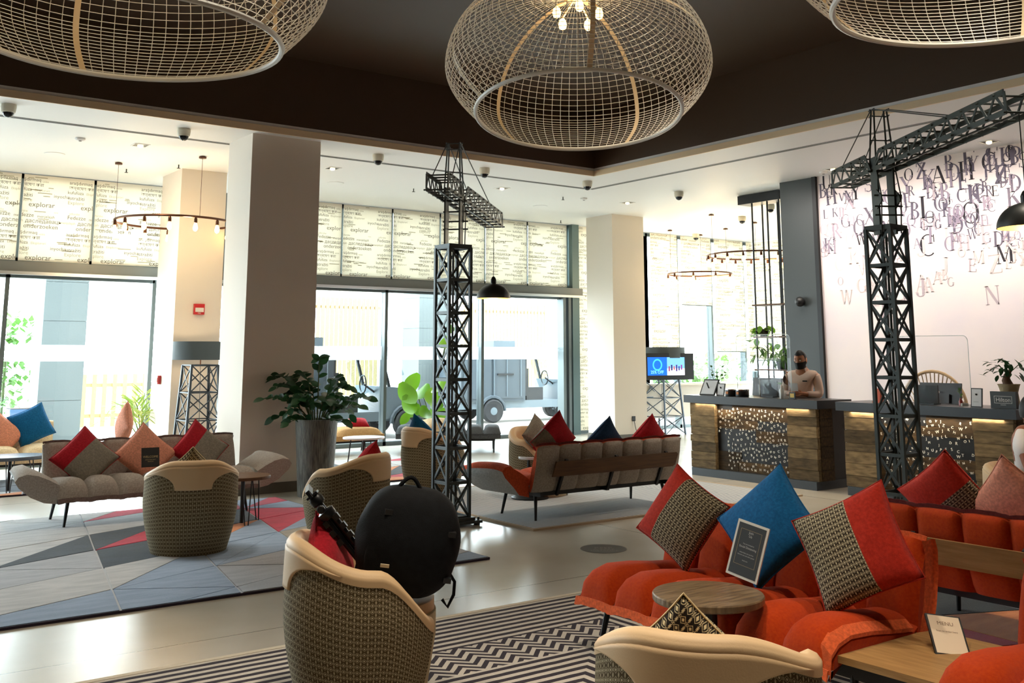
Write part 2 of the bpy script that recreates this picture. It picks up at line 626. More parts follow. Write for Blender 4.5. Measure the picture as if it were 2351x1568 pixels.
# lower bays, header boxes and the upper bays behind the blinds
def hdr(x0, x1, name='trim_2', ends=True):
    h = struct(MB().box(x0, x1, YG - .26, YG + .02, ZH0, ZH1).build(name, mat('header_cladding', (112, 116, 114), .45, .3)))
    MB().box(x0, x1, YG - .30, YG - .255, ZH0 - .035, ZH0 + .012).build('drip_edge', mat('bright_aluminium', (210, 216, 220), .3, .8), h)
    return h
window(1, [-4.9, -2.9, -.9, .9, 2.74, 4.84], 0, ZH0)
window(2, [5.5, 7.2, 8.99, 11.10, 13.10], 0, ZH0)
window(3, [13.42, 14.4, 15.47], 0, ZC - .02)
window(4, [15.47, 16.42, 17.52, 18.63, XF - .03], .0, ZC - .02, band=False)
hdr(-4.9, 4.93)
hdr(5.4, 13.50, 'trim_3')
window(5, [-3.3, -2.27, -1.24, -.21, .82, 1.82, 2.84, 3.867, 4.93], ZH1, ZC - .01, band=False, depth=.05)
window(6, [5.96, 7.0, 8.079, 9.094, 10.132, 11.168, 12.206, 13.25], ZH1, ZC - .01, band=False, depth=.05)
struct(MB().box(13.26, 13.44, YG - .22, YG + .04, 0, ZC).build('trim_4', mat('steel_teal_post', (88, 108, 110), .4, .4)))
# door leaf frame (deep jambs) of the middle bay
for x in (13.06, 13.20):
    struct(MB().box(x - .035, x + .035, YG - .2, YG, 0, ZH0).build('trim_5', M_FRAME))
# far end wall of glass, running towards the desks
w7 = thing('window_7', '', 'window')
del w7['label'], w7['category']
struct(w7)
ys = [10.2, 11.7, 13.2, 14.7, YG]
for y in ys:
    MB().box(XF - .08, XF + .05, y - .035, y + .035, 0, ZC).build('mullion', M_FRAME, w7)
for a, b_ in zip(ys, ys[1:]):
    MB().box(XF - .005, XF + .005, a + .035, b_ - .035, .07, ZC - .07).build('pane', M_GLASS, w7)
struct(MB().box(XF, XF + .2, Y0, 10.2, 0, ZC).build('wall_far', M_WALL))
# low wall with a counter under the far bays
lw = struct(MB().box(14.35, 18.3, 15.28, 15.42, 0.30, .96).build('wall_low', M_WALL))
MB().box(14.3, 18.35, 15.10, 15.46, .96, 1.0).build('sill_top', mat('pale_sill', (214, 206, 190), .5), lw)
for x in (14.5, 16.4, 18.1):
    MB().box(x, x + .1, 15.3, 15.4, 0, .30).build('foot', M_BLACKM, lw)

# ---- mural lettering (flat print): thick-and-thin roman capitals
def glyph(ch):
    """serif capital in a unit box: list of quads/arcs -> polygons"""
    T, N = .15, .045
    P = []
    def st(x0, y0, x1, y1, w):
        d = V((x1 - x0, y1 - y0)); n = V((-d.y, d.x)).normalized() * (w / 2)
        if abs(d.y) > abs(d.x) * .2:                # slanted/vertical stems are cut level
            h = w / 2 * (d.length / max(abs(d.y), 1e-6)); n = V((-h if d.y > 0 else h, 0))
        P.append([(x0 + n.x, y0 + n.y), (x0 - n.x, y0 - n.y), (x1 - n.x, y1 - n.y), (x1 + n.x, y1 + n.y)])
    def sf(x, y, w=.16):
        P.append([(x - w, y - .018), (x + w, y - .018), (x + w, y + .018), (x - w, y + .018)])
    def arc(cx, cy, rx, ry, a0, a1, k=14):
        for i in range(k):
            q = []
            for a in (a0 + (a1 - a0) * i / k, a0 + (a1 - a0) * (i + 1) / k):
                t_ = R(a); w = N + (T - N) * abs(math.cos(t_)) ** 1.5
                q.append(((cx + (rx) * math.cos(t_), cy + ry * math.sin(t_)), (cx + (rx - w) * math.cos(t_), cy + (ry - N * 1.1) * math.sin(t_))))
            P.append([q[0][0], q[1][0], q[1][1], q[0][1]])
    stem = lambda x, w=T: (st(x, 0, x, 1, w), sf(x, .018), sf(x, .982))
    if ch == 'I': stem(.3)
    elif ch == 'L': stem(.22); st(.22, .02, .72, .02, N); st(.72, 0, .72, .25, N)
    elif ch == 'E': stem(.2); st(.2, .98, .68, .98, N); st(.2, .02, .72, .02, N); st(.2, .5, .55, .5, N); st(.68, .78, .68, 1, N); st(.72, 0, .72, .24, N); st(.55, .38, .55, .62, N)
    elif ch == 'F': stem(.2); st(.2, .98, .68, .98, N); st(.2, .5, .55, .5, N); st(.68, .76, .68, 1, N); st(.55, .38, .55, .62, N)
    elif ch == 'H': stem(.2); stem(.74); st(.2, .5, .74, .5, N)
    elif ch == 'T': stem(.4); st(.02, .98, .78, .98, N); st(.03, .75, .03, 1, N); st(.77, .75, .77, 1, N)
    elif ch == 'D': stem(.2); arc(.26, .5, .5, .5, -90, 90)
    elif ch == 'P': stem(.2); arc(.3, .73, .38, .27, -90, 90)
    elif ch == 'R': stem(.2); arc(.3, .74, .34, .26, -90, 90); st(.72, 0, .40, .5, T * .8); sf(.74, .018, .1)
    elif ch == 'B': stem(.2); arc(.28, .76, .32, .24, -90, 90); arc(.3, .27, .38, .27, -90, 90)
    elif ch == 'O': arc(.42, .5, .42, .5, 0, 360, 26)
    elif ch == 'Q': arc(.42, .5, .42, .5, 0, 360, 26); st(.78, -.16, .42, .12, .1)
    elif ch == 'C': arc(.44, .5, .44, .5, 50, 310, 20); st(.74, .62, .74, .96, N)
    elif ch == 'G': arc(.44, .5, .44, .5, 50, 320, 20); st(.74, .05, .74, .42, T * .8); sf(.74, .42, .14)
    elif ch == 'J': st(.5, .2, .5, 1, T); sf(.5, .982); arc(.3, .18, .27, .2, 180, 360, 10)
    elif ch == 'K': stem(.2); st(.24, .42, .72, .98, N); st(.78, 0, .40, .56, T); sf(.72, .982, .12); sf(.78, .018, .12)
    elif ch == 'A': st(.08, 0, .42, 1, N); st(.78, 0, .44, 1, T); st(.22, .36, .62, .36, N); sf(.08, .018, .12); sf(.78, .018, .14)
    elif ch == 'V': st(.42, 0, .08, 1, T); st(.44, 0, .76, 1, N); sf(.08, .982, .14); sf(.76, .982, .12)
    elif ch == 'W': st(.28, 0, .06, 1, T * .85); st(.30, 0, .52, 1, N); st(.72, 0, .50, 1, T * .85); st(.74, 0, .98, 1, N); sf(.06, .982, .12); sf(.98, .982, .1); sf(.51, .982, .1)
    elif ch == 'M': st(.12, 0, .12, 1, N); st(.45, .1, .14, 1, T * .85); st(.47, .1, .80, 1, N); st(.82, 0, .82, 1, T); sf(.12, .018, .12); sf(.82, .018); sf(.12, .982, .12); sf(.84, .982, .12)
    elif ch == 'N': st(.12, 0, .12, 1, N); st(.74, 0, .16, 1, T * .9); st(.76, 0, .76, 1, N); sf(.12, .018, .12); sf(.14, .982, .12); sf(.76, .982, .12)
    elif ch == 'X': st(.76, 0, .12, 1, T); st(.10, 0, .74, 1, N); sf(.12, .982, .13); sf(.74, .982, .1); sf(.76, .018, .13); sf(.1, .018, .1)
    elif ch == 'Y': st(.42, .45, .1, 1, T); st(.44, .45, .76, 1, N); st(.43, 0, .43, .48, T); sf(.43, .018); sf(.1, .982, .13); sf(.76, .982, .1)
    elif ch == 'Z': st(.08, .02, .66, .98, T); st(.06, .98, .70, .98, N); st(.04, .02, .72, .02, N); st(.06, .78, .06, 1, N); st(.72, 0, .72, .22, N)
    elif ch == 'S': arc(.38, .74, .3, .26, 40, 270, 14); arc(.38, .26, .32, .27, -140, 90, 14); st(.64, .70, .64, .95, N); st(.08, .05, .08, .32, N)
    elif ch == 'U': st(.2, .3, .2, 1, T); sf(.2, .982); st(.7, .3, .7, 1, N); sf(.7, .982, .1); arc(.44, .3, .30, .3, 180, 360, 12)
    return P
mural_mats = [mat('mural_ink_black', (40, 36, 44), .8), mat('mural_ink_slate', (96, 90, 106), .8), mat('mural_ink_mauve', (150, 138, 154), .8), mat('mural_ink_pale', (186, 172, 178), .8), mat('mural_ink_faint', (212, 198, 196), .8)]
mu = MB()
mural_n = [0]
def mural(ch, y, z, h, tone, turn=0.0):
    mural_n[0] += 1
    eps = .0015 + .00001 * mural_n[0]
    ca, sa = math.cos(turn), math.sin(turn)
    for q in glyph(ch):
        pts = []
        for gx, gy in q:
            a, b_ = (gx - .4) * h * .95, (gy - .5) * h
            a, b_ = a * ca - b_ * sa, a * sa + b_ * ca
            yy, zz = y - a, z + b_
            pts.append((XR - eps, min(yy, YPIER0 - .02), min(zz, ZC - .004)))
        mu.add(pts, [tuple(range(len(pts)))], tone)
AL = 'ABCDEFGHIJKLMNOPQRSTUVWXYZ'
named = [('L', 2126, 475, 50, 0), ('O', 2227, 488, 50, 0), ('C', 2129, 563, 50, 0), ('M', 2303, 583, 44, 0), ('W', 2230, 537, 24, 1), ('K', 2325, 452, 44, 1),
         ('J', 2313, 350, 40, 0), ('C', 2270, 371, 44, 0), ('G', 2273, 350, 28, 1), ('B', 2178, 372, 36, 1), ('A', 2152, 402, 42, 0), ('D', 2190, 395, 40, 1), ('H', 2215, 392, 44, 0),
         ('F', 2224, 364, 48, 1), ('Z', 2115, 392, 36, 1), ('O', 2085, 401, 28, 0), ('N', 1948, 452, 30, 1), ('Y', 1963, 440, 36, 0), ('R', 1913, 434, 26, 0), ('B', 1889, 438, 32, 1), ('U', 1896, 418, 34, 0),
         ('X', 1944, 455, 24, 0), ('W', 1975, 548, 28, 0), ('J', 1912, 550, 24, 1), ('Q', 1953, 505, 24, 2), ('K', 1916, 488, 20, 1), ('P', 1932, 487, 22, 2), ('L', 1895, 492, 20, 1), ('J', 2177, 458, 24, 0),
         ('C', 2208, 448, 32, 1), ('H', 2232, 440, 34, 1), ('E', 2211, 415, 40, 1), ('J', 2260, 398, 36, 1), ('I', 2295, 408, 26, 0), ('D', 2330, 420, 40, 1), ('E', 2284, 438, 24, 0), ('H', 2183, 505, 30, 1), ('D', 2200, 492, 26, 2),
         ('K', 2130, 412, 44, 1), ('Y', 2080, 425, 40, 2), ('D', 2135, 440, 30, 1), ('M', 2150, 440, 34, 1), ('B', 2265, 465, 34, 2), ('C', 2276, 472, 28, 1), ('Q', 2091, 505, 28, 2), ('O', 2074, 478, 20, 1), ('M', 2149, 500, 20, 2), ('Q', 2335, 540, 20, 2)]
for ch, px, py, hp, tone in named:
    p = atX(px, py, XR)
    mural(ch, p.y, p.z, hp / F_PX * (p - EYEP).dot(_fw) * 1.02, tone)
rng = random.Random(11)
for k in range(260):
    u_ = rng.random()
    z = ZC - .08 - (1.15 * rng.random() if u_ < .74 else 1.1 + .85 * rng.random())
    y = rng.uniform(3.8, YPIER0 - .05)
    h = rng.choice((.12, .14, .17, .20, .24))
    d = (ZC - z)
    tone = min(4, max(1, int(rng.gauss(1.3 + 1.1 * d, .7)))) if d < 1.2 else rng.choice((3, 4, 4))
    mural(rng.choice(AL), y, z, h, tone, rng.gauss(0, .04))
mu.build('printed_letters', mural_mats, wr)['kind'] = 'stuff'

# ---- roller blinds with printed words
def text_meshes(strings, size=1.0):
    """flat letter meshes from Blender's own font"""
    tmp = {}
    for s in strings:
        c = bpy.data.curves.new('word', 'FONT')
        c.body = s
        c.size = size
        c.resolution_u = 2
        o = bpy.data.objects.new('word', c)
        COL.objects.link(o)
        tmp[s] = o
    bpy.context.view_layer.update()
    dg = bpy.context.evaluated_depsgraph_get()
    out = {}
    for s, o in tmp.items():
        me = bpy.data.meshes.new_from_object(o.evaluated_get(dg))
        vs = [tuple(v.co) for v in me.vertices]
        fs = [tuple(p.vertices) for p in me.polygons]
        wd = max((v[0] for v in vs), default=0)
        out[s] = (vs, fs, wd)
        bpy.data.meshes.remove(me)
        cu = o.data
        bpy.data.objects.remove(o)
        bpy.data.curves.remove(cu)
    return out
TILE_W, TILE_H = .73, .79
ROWS = [('explorar', .30, .03, .105, 0), ('Explore', .11, .105, .075, 1), ('istra\u017eiti', .12, .175, .078, 0), ('inyocha', -.09, .185, .072, 0),
        ('kufuf\u00faza', .10, .262, .070, 0), ('Eksplorori', .37, .262, .050, 1), ('\u0985\u09a8\u09cd\u09ac\u09c7\u09b7\u09a3 \u0995\u09b0\u09be', .12, .335, .066, 0), ('ara\u015fd\u0131rmaq', .12, .41, .072, 0),
        ('usisa', .47, .40, .045, 1), ('onderzoeken', .25, .50, .090, 0), ('\u0434\u0430\u0441\u043b\u0435\u0434\u0430\u0432\u0430\u0446\u044c', .27, .58, .080, 0), ('menjelajah', .03, .59, .050, 1),
        ('Fedezze', .12, .665, .082, 0), ('menjelajah', .43, .66, .058, 0), ('utforske', .14, .735, .046, 1), ('lorar', .66, .74, .03, 1)]
tm = text_meshes(sorted({r[0] for r in ROWS}))
def blind(x0, x1, z0, z1, label, group='printed roller blinds on the window wall', side=False):
    y = YG - .075 if z0 > 2.9 else YG - .16
    b = thing('roller_blind', label, 'blind', (XF - .14, (x0 + x1) / 2, z0) if side else ((x0 + x1) / 2, y, z0), R(-90) if side else 0, group)
    w, h = x1 - x0, z1 - z0
    k = MB().box(-w / 2, w / 2, -.001, .001, .0, h)
    k.build('fabric', M_BLIND, b)
    MB().box(-w / 2, w / 2, -.009, .009, -.012, .012).build('bottom_bar', M_FRAME, b)
    bm = bmesh.new()
    off = (x0 * 7.3) % TILE_W
    for i in range(-1, int(w / TILE_W) + 2):
        for j in range(0, int(h / TILE_H) + 1):
            for s, rx, rz, sz, tone in ROWS:
                vs, fs, wd = tm[s]
                ox, oz = -w / 2 + i * TILE_W + rx - .3 + off * .2, j * TILE_H + rz
                if ox > w / 2 or ox + wd * sz < -w / 2 or oz > h:
                    continue
                q = [bm.verts.new((ox + vx * sz, -.002, oz + vy * sz)) for vx, vy, _ in vs]
                for f in fs:
                    try:
                        fc = bm.faces.new([q[a] for a in f])
                        fc.material_index = tone
                    except ValueError:
                        pass
            for n_ in range(9):                   # small print too fine to read
                lx = -w / 2 + i * TILE_W + rng.uniform(0, .7)
                lz = j * TILE_H + rng.uniform(.02, .77)
                lw_ = rng.uniform(.06, .2)
                if lx + lw_ > w / 2 or lx < -w / 2 or lz > h - .02:
                    continue
                q = [bm.verts.new(p) for p in ((lx, -.002, lz), (lx + lw_, -.002, lz), (lx + lw_, -.002, lz + .012), (lx, -.002, lz + .012))]
                bm.faces.new(q).material_index = 1
    for co, no in (((-w / 2 + .004, 0, 0), (-1, 0, 0)), ((w / 2 - .004, 0, 0), (1, 0, 0)), ((0, 0, h - .01), (0, 0, 1)), ((0, 0, .02), (0, 0, -1))):
        bmesh.ops.bisect_plane(bm, geom=bm.verts[:] + bm.edges[:] + bm.faces[:], plane_co=co, plane_no=no, clear_outer=True)
    me = bpy.data.meshes.new('printed_words')
    bm.to_mesh(me)
    bm.free()
    me.materials.append(M_INK)
    me.materials.append(M_INK2)
    ob('printed_words', me, b)['kind'] = 'stuff'
ORD = ['first', 'second', 'third', 'fourth', 'fifth', 'sixth', 'seventh', 'eighth']
xs5 = [.82, 1.82, 2.84, 3.867, 4.93]
for i, (a, b_) in enumerate(list(zip(xs5, xs5[1:]))[::-1]):
    if i < 3:
        blind(a + .018, b_ - .018, ZH1 + .015, ZC - .015, 'printed word blind over the left window, %s from the column with the red alarm' % ORD[i])
xs6 = [5.96, 7.0, 8.079, 9.094, 10.132, 11.168, 12.206, 13.25]
for i, (a, b_) in enumerate(list(zip(xs6, xs6[1:]))[::-1]):
    blind(a + .018, b_ - .018, ZH1 + .015, ZC - .015, 'printed word blind over the middle window, %s from its right-hand steel post' % ORD[i])
blind(13.46, 14.42, .06, ZC - .015, 'tall narrow printed blind beside the white column, reaching the floor')
for i, (a, b_, z) in enumerate(((15.47, 16.42, 1.25), (16.42, 17.52, 2.69), (17.52, 18.63, 1.65), (18.63, 19.0, 1.2))):
    blind(a + .07, b_ - .05, z, ZC - .015, ['printed blind above the television, beside the white column', 'short printed blind in the far bay, ending highest with open glass below',
          'long printed blind in the far bay, between the short blind and the corner', 'narrow printed blind tight in the far glass corner'][i])
for i, (a, b_) in enumerate(((10.24, 11.66), (11.74, 13.16), (13.24, 14.66), (14.74, 16.02))):
    blind(a, b_, 1.75 if i < 3 else 1.45, ZC - .015, 'printed blind on the far end glazing, %s from the far corner' % ORD[3 - i], side=True)
# ================================================================== OUTSIDE
M_PAVE = mat('pale_paving', (176, 172, 166), .8, var=(1.5, (160, 158, 152), .4, .6))
struct(MB().box(-12, 60, YG + .2, 60, -.14, -.01).build('pavement', M_PAVE))
struct(MB().box(XF + .2, 60, -20, YG + .2, -.14, -.01).build('pavement', M_PAVE))
M_CLAD = mat('grey_stone_cladding', (92, 100, 100), .7, bump=(30, .1))
def facade_pillar(x, y, w, label):
    o = thing('facade_pillar', label, 'pillar', (x, y, 0), 0, 'stone clad pillars outside')
    MB().box(-w / 2 + .01, w / 2 - .01, .01, w - .01, 0, 5.2).build('core', M_FRAME, o)
    for k in range(7):
        MB().box(-w / 2, w / 2, 0, w, k * .74 + .004, k * .74 + .736).build('cladding_panel', M_CLAD, o)
p = fl(130, 1013); facade_pillar(p.x, p.y, .78, 'pale stone clad pillar outside the left window behind the blue pillow')
p = atY(985, 830, 21.3); facade_pillar(p.x + .1, p.y, .8, 'pale stone clad pillar outside, behind the near crane tower')
M_TIMB = mat('pale_timber_slats', (158, 132, 88), .7)
def slat_fence(x0, x1, y, z0, z1, step, label):
    o = thing('slatted_screen', label, 'fence', ((x0 + x1) / 2, y, 0), 0)
    n = int((x1 - x0) / step)
    me = MB().box(-.048, .048, -.02, .02, z0, z1).mesh('slat', M_TIMB)
    for k in range(n):
        ob('slat', me, o, (x0 + k * step - (x0 + x1) / 2, 0, 0))
    MB().box(-(x1 - x0) / 2, (x1 - x0) / 2, .02, .05, z0 + .2, z0 + .28).build('rail', M_TIMB, o)
    MB().box(-(x1 - x0) / 2, (x1 - x0) / 2, .02, .05, z1 - .28, z1 - .2).build('rail', M_TIMB, o)
a, b_ = atY(640, 800, 24), atY(880, 800, 24)
slat_fence(a.x, b_.x, 24, 0, 3.05, .13, 'tall pale timber slatted screen standing behind the left utility cart')
a, b_ = atY(1060, 800, 25), atY(1262, 800, 25)
slat_fence(a.x, b_.x, 25, 0, 3.1, .13, 'tall pale timber slatted screen standing behind the right utility cart')
a, b_ = atY(165, 930, 24), atY(260, 930, 24)
slat_fence(a.x, b_.x + 1.2, 24, 0, 1.15, .22, 'low timber picket fence outside the left window')
# canopy beams outside
for k, (y, z) in enumerate(((19.2, 3.38), (19.9, 3.36))):
    struct(MB().box(-4, 16.5, y, y + .16, z, z + .07).build('canopy_beam', M_FRAME))
# shrubs outside (left bay and far bays)
def leaf_mesh(l, w, bend=.15, n=4, cup=.1):
    mb = MB()
    def fn(u, v):
        t = u
        hw = w / 2 * math.sin(math.pi * min(1, t * .94 + .06)) ** .75
        s = (v - .5) * 2
        return (t * l, s * hw, -bend * l * t * t + cup * hw * s * s)
    return mb.grid(fn, n, 2)
def shrub(x, y, h, w, n, label, m=None, seed=1):
    o = thing('garden_shrub', label, 'shrub', (x, y, 0), 0, 'shrubs outside the glass')
    g = random.Random(seed)
    mb = MB()
    for k in range(n):
        c = V((g.gauss(0, w * .3), g.gauss(0, w * .3), h * (.15 + .85 * g.random())))
        d = V((g.uniform(-1, 1), g.uniform(-1, 1), g.uniform(-.3, 1))).normalized() * .22
        s = d.cross(V((0, 0, 1))).normalized() * .07
        mb.add([c, c + d * .5 + s, c + d, c + d * .5 - s], [(0, 1, 2, 3)])
    f = mb.build('foliage', m or M_LEAFM, o)
    f['kind'] = 'stuff'
    MB().tube([(0, 0, 0), (0, 0, h * .6)], .03, 6).build('stem', M_STEM, o)
p = atY(40, 930, 23.5); shrub(p.x - .3, p.y, 2.4, 1.2, 420, 'leafy green shrub outside the left window beside the pillar', seed=3)
p = atY(1590, 880, 21); shrub(p.x, p.y, 1.35, 1.6, 420, 'low green shrub outside, under the shortest far blind', seed=4)
p = atY(1660, 870, 21); shrub(p.x, p.y, 1.5, 1.6, 420, 'low green shrub outside, nearest the far glass corner', seed=5)
p = atY(1525, 900, 21); shrub(p.x, p.y, 1.3, 1.2, 300, 'green shrub outside seen between the legs of the television stand', seed=6)
p = atY(45, 965, 20.4)
o = thing('plant_pot', 'square slate blue planter standing outside the left window', 'planter', (p.x, p.y, 0))
MB().add([(-.17, -.17, 0), (.17, -.17, 0), (.17, .17, 0), (-.17, .17, 0), (-.22, -.22, .62), (.22, -.22, .62), (.22, .22, .62), (-.22, .22, .62)],
         [(3, 2, 1, 0), (4, 5, 6, 7), (0, 1, 5, 4), (1, 2, 6, 5), (2, 3, 7, 6), (3, 0, 4, 7)]).build('pot', mat('slate_blue_glaze', (66, 96, 130), .4), o)
MB().box(-.2, .2, -.2, .2, .60, .63).build('soil', M_SOIL, o)

# ---- utility carts
M_CARTW = mat('pale_grey_cart_paint', (96, 108, 116), .35)
M_CARTG = mat('steel_grey_cart_panel', (62, 72, 80), .45)
M_CARTD = mat('dark_cart_trim', (24, 28, 32), .5)
M_TYRE = mat('rubber_tyre', (30, 31, 34), .8)
def cart(x, y, rz, label, box_l):
    """electric utility cart, front towards +x, wheels on z=0"""
    o = thing('utility_cart', label, 'cart', (x, y, 0), rz, 'utility carts parked outside')
    W2 = .62
    MB().box(-box_l, 0, -W2, W2, .50, 1.66).build('cargo_box', M_CARTG, o)
    d = ob('cargo_door', MB().box(-box_l * .52, -.06, -W2 - .02, -W2, .56, 1.6).mesh('cargo_door', M_CARTG), o)
    for xx in (-box_l * .50, -box_l * .30, -.14):
        MB().tube([(xx, -W2 - .035, .6), (xx, -W2 - .035, 1.58)], .012, 6).build('lock_rod', M_CARTW, d)
    MB().box(-box_l * .45, -box_l * .2, -W2 - .05, -W2 - .02, 1.1, 1.14).build('door_handle', M_CARTD, d)
    ob('cargo_door', MB().box(-box_l + .06, -box_l * .54, -W2 - .02, -W2, .56, 1.6).mesh('cargo_door', M_CARTG), o)
    MB().box(-box_l - .05, 2.0, -W2 + .05, W2 - .05, .32, .50).build('chassis', M_CARTW, o)
    MB().box(-.02, 1.25, -W2, W2, 1.66, 1.74).build('roof', M_CARTW, o)
    for sx, ex, yy in ((.02, .02, -W2 + .03), (.02, .02, W2 - .03), (.98, 1.28, -W2 + .03), (.98, 1.28, W2 - .03)):
        MB().bar((sx, yy, 1.68), (ex, yy, .6), .05).build('roof_post', M_CARTD, o)
    MB().box(.08, .55, -W2 + .08, W2 - .08, .50, .80).build('seat', M_CARTD, o)
    MB().box(.02, .14, -W2 + .08, W2 - .08, .80, 1.25).build('seat_back', M_CARTD, o)
    mb = MB()
    mb.tube([(.78 + .02 * math.cos(a), -.25 + .19 * math.cos(a), 1.02 + .17 * math.sin(a)) for a in [i * math.pi / 8 for i in range(16)]], .014, 6, closed=True)
    mb.tube([(.8, -.25, 1.02), (1.12, -.25, .8)], .02, 6)
    mb.build('steering_wheel', M_CARTD, o)
    # front cowl with sloping bonnet
    pr_ = [(1.02, .36), (1.02, .98), (1.34, .96), (1.80, .80), (2.02, .62), (2.02, .36)]
    mb = MB()
    n = len(pr_)
    vs = [(a, -W2, b) for a, b in pr_] + [(a, W2, b) for a, b in pr_]
    mb.add(vs, [tuple(range(n)), tuple(range(n, 2 * n))[::-1]] + [(i, n + i, n + (i + 1) % n, (i + 1) % n) for i in range(n)])
    mb.build('bonnet', M_CARTW, o)
    MB().bar((1.30, 0, .97), (1.02, 0, 1.64), 1.1, .015, (0, 1, 0)).build('windscreen', glassmat('cart_glass', (.72, .8, .84)), o)
    for s in (-1, 1):
        MB().lathe([(.0, 0), (.07, .0), (.08, .03), (.0, .05)], 12).build('headlight', M_WHITE, o).matrix_local = Matrix.Translation((1.93, s * .42, .68)) @ Matrix.Rotation(R(70), 4, 'Y')
    for wx in (-box_l * .52, 1.55):
        for s in (-1, 1):
            M_ = Matrix.Translation((wx, s * W2, .27)) @ Matrix.Rotation(R(90), 4, 'X')
            wh = MB().lathe([(.15, -.08), (.24, -.09), (.27, -.06), (.27, .06), (.24, .09), (.15, .08)], 24).build('wheel', M_TYRE, o, smooth=True)
            wh.matrix_local = M_
            hub = MB().lathe([(.03, -.085), (.15, -.075), (.16, 0), (.15, .075), (.03, .085)], 20).build('rim', M_CARTW, wh)
            for q in range(5):
                a = q * 2 * math.pi / 5
                MB().bar((.03 * math.cos(a), .03 * math.sin(a), .088 * s), (.14 * math.cos(a), .14 * math.sin(a), .08 * s), .03, .012).build('spoke', M_CARTD, wh)
        MB().tube([(wx + .33 * math.cos(a), -W2 - .02, .27 + .33 * math.sin(a)) for a in [i * math.pi / 9 for i in range(10)]], .045, 6).build('wheel_arch', M_CARTG, o)
    MB().box(-.7, -.1, -.3, .3, 1.75, 1.92).build('roof_unit', M_CARTW, o)
p = fl(1137, 971)
cart(p.x + .95, p.y + .62, R(-6), 'grey utility cart with cargo box outside, in the right-hand pane of the middle window', 1.75)
p = fl(925, 1003)
cart(p.x - 1.5, p.y + .62, R(-3), 'grey utility cart outside, nearest the glass behind the broad-leaved plant', 2.1)
# ================================================================== RUGS
M_RUGB = mat('rug_pale_seam', (196, 200, 204), .95, spec=.1)
M_RUGEDGE = mat('rug_dark_binding', (62, 56, 70), .95, spec=.1)
def pilem(name, c, c2):
    return mat(name, c, .97, spec=.1, var=(3.5, c2, .35, .65), bump=(60, .6), sheen=.3, stretch=(1, 4, 1))
PILE = {'g': pilem('grey_pile', (172, 176, 182), (156, 160, 168)), 'b': pilem('blue_grey_pile', (150, 168, 192), (132, 152, 178)), 's': pilem('silver_pile', (196, 196, 196), (174, 176, 178)),
        'd': pilem('slate_pile', (52, 64, 76), (40, 50, 60)), 'r': pilem('crimson_pile', (198, 36, 70), (176, 26, 56)), 'o': pilem('orange_pile', (216, 138, 82), (200, 120, 66)),
        't': pilem('stone_pile', (170, 162, 148), (150, 142, 130)), 'n': pilem('black_green_pile', (24, 34, 38), (16, 24, 28))}
def facet_rug(label, corner, ax, L, Wd, cells, cu, cv, rot_, picks, seed):
    """rug with pile cut into parallelograms and triangles; corner + L along ax, Wd to the left of ax"""
    o = thing('facet_rug', label, 'rug', (corner[0], corner[1], 0), ax)
    MB().box(0, L, 0, Wd, .001, .012).build('backing', M_RUGB, o)
    for s in ((0, L, -.012, 0), (0, L, Wd, Wd + .012), (-.012, 0, 0, Wd), (L, L + .012, 0, Wd)):
        MB().box(s[0], s[1], s[2], s[3], 0, .016).build('binding', M_RUGEDGE, o)
    g = random.Random(seed)
    e1 = V((math.cos(rot_), math.sin(rot_))) * cu
    e2 = V((math.cos(rot_ + R(58)), math.sin(rot_ + R(58)))) * cv
    def clip(poly):
        for ax_, lim, sgn in ((0, .006, 1), (0, L - .006, -1), (1, .006, 1), (1, Wd - .006, -1)):
            out = []
            for i, p in enumerate(poly):
                q = poly[(i + 1) % len(poly)]
                a, b_ = (p[ax_] - lim) * sgn, (q[ax_] - lim) * sgn
                if a >= 0:
                    out.append(p)
                if a * b_ < 0:
                    k = a / (a - b_)
                    out.append(V((lerp(p[0], q[0], k), lerp(p[1], q[1], k))))
            poly = out
            if len(poly) < 3:
                return None
        return poly
    for i in range(-12, 14):
        for j in range(-4, 14):
            b0 = e1 * i + e2 * j
            quad = [b0, b0 + e1, b0 + e1 + e2, b0 + e2]
            r_ = g.random()
            parts = [quad] if r_ < .3 else ([[quad[0], quad[1], quad[2]], [quad[0], quad[2], quad[3]]] if r_ < .75 else [[quad[0], quad[1], quad[3]], [quad[1], quad[2], quad[3]]])
            for pt in parts:
                c = sum(pt, V((0, 0))) / len(pt)
                pt = [p + (c - p) * (.012 / max((c - p).length, .02)) for p in pt]
                pt = clip(pt)
                if not pt:
                    continue
                c = sum(pt, V((0, 0))) / len(pt)
                w = M_at(o, c)
                MB().poly([tuple(p) for p in pt], .006, .019 + g.random() * .002).build('pile_patch', PILE[picks(w, g)], o)
def M_at(o, c):
    a = o.rotation_euler.z
    return V((o.location.x + c[0] * math.cos(a) - c[1] * math.sin(a), o.location.y + c[0] * math.sin(a) + c[1] * math.cos(a)))
def pick_left(w, g):
    far = w.y > 9.0
    k = g.random()
    if far:
        return 'r' if k < .17 else 'o' if k < .28 else 'd' if k < .38 else 's' if k < .72 else 'b'
    return 'b' if k < .40 else 'g' if k < .68 else 's' if k < .80 else 't' if k < .95 else 'd'
a_ = fl(80, 1440); b_ = fl(1130, 1290)
facet_rug('large faceted rug of grey, blue, crimson and orange under the left taupe sofa', (-1.2, 6.86), 0, 6.0, 4.2, 0, .92, .78, R(22), pick_left, 5)
def pick_right(w, g):
    k = g.random()
    return 'n' if k < .28 else 'b' if k < .55 else 's' if k < .74 else 'o' if k < .90 else 'r'
facet_rug('faceted rug of slate, blue and orange under the orange sofa shown from behind', (4.92, .6), 0, 2.6, 3.75, 0, .85, .7, R(28), pick_right, 9)
def pick_far(w, g):
    k = g.random()
    return 'r' if k < .40 else 's' if k < .7 else 'd' if k < .85 else 'o'
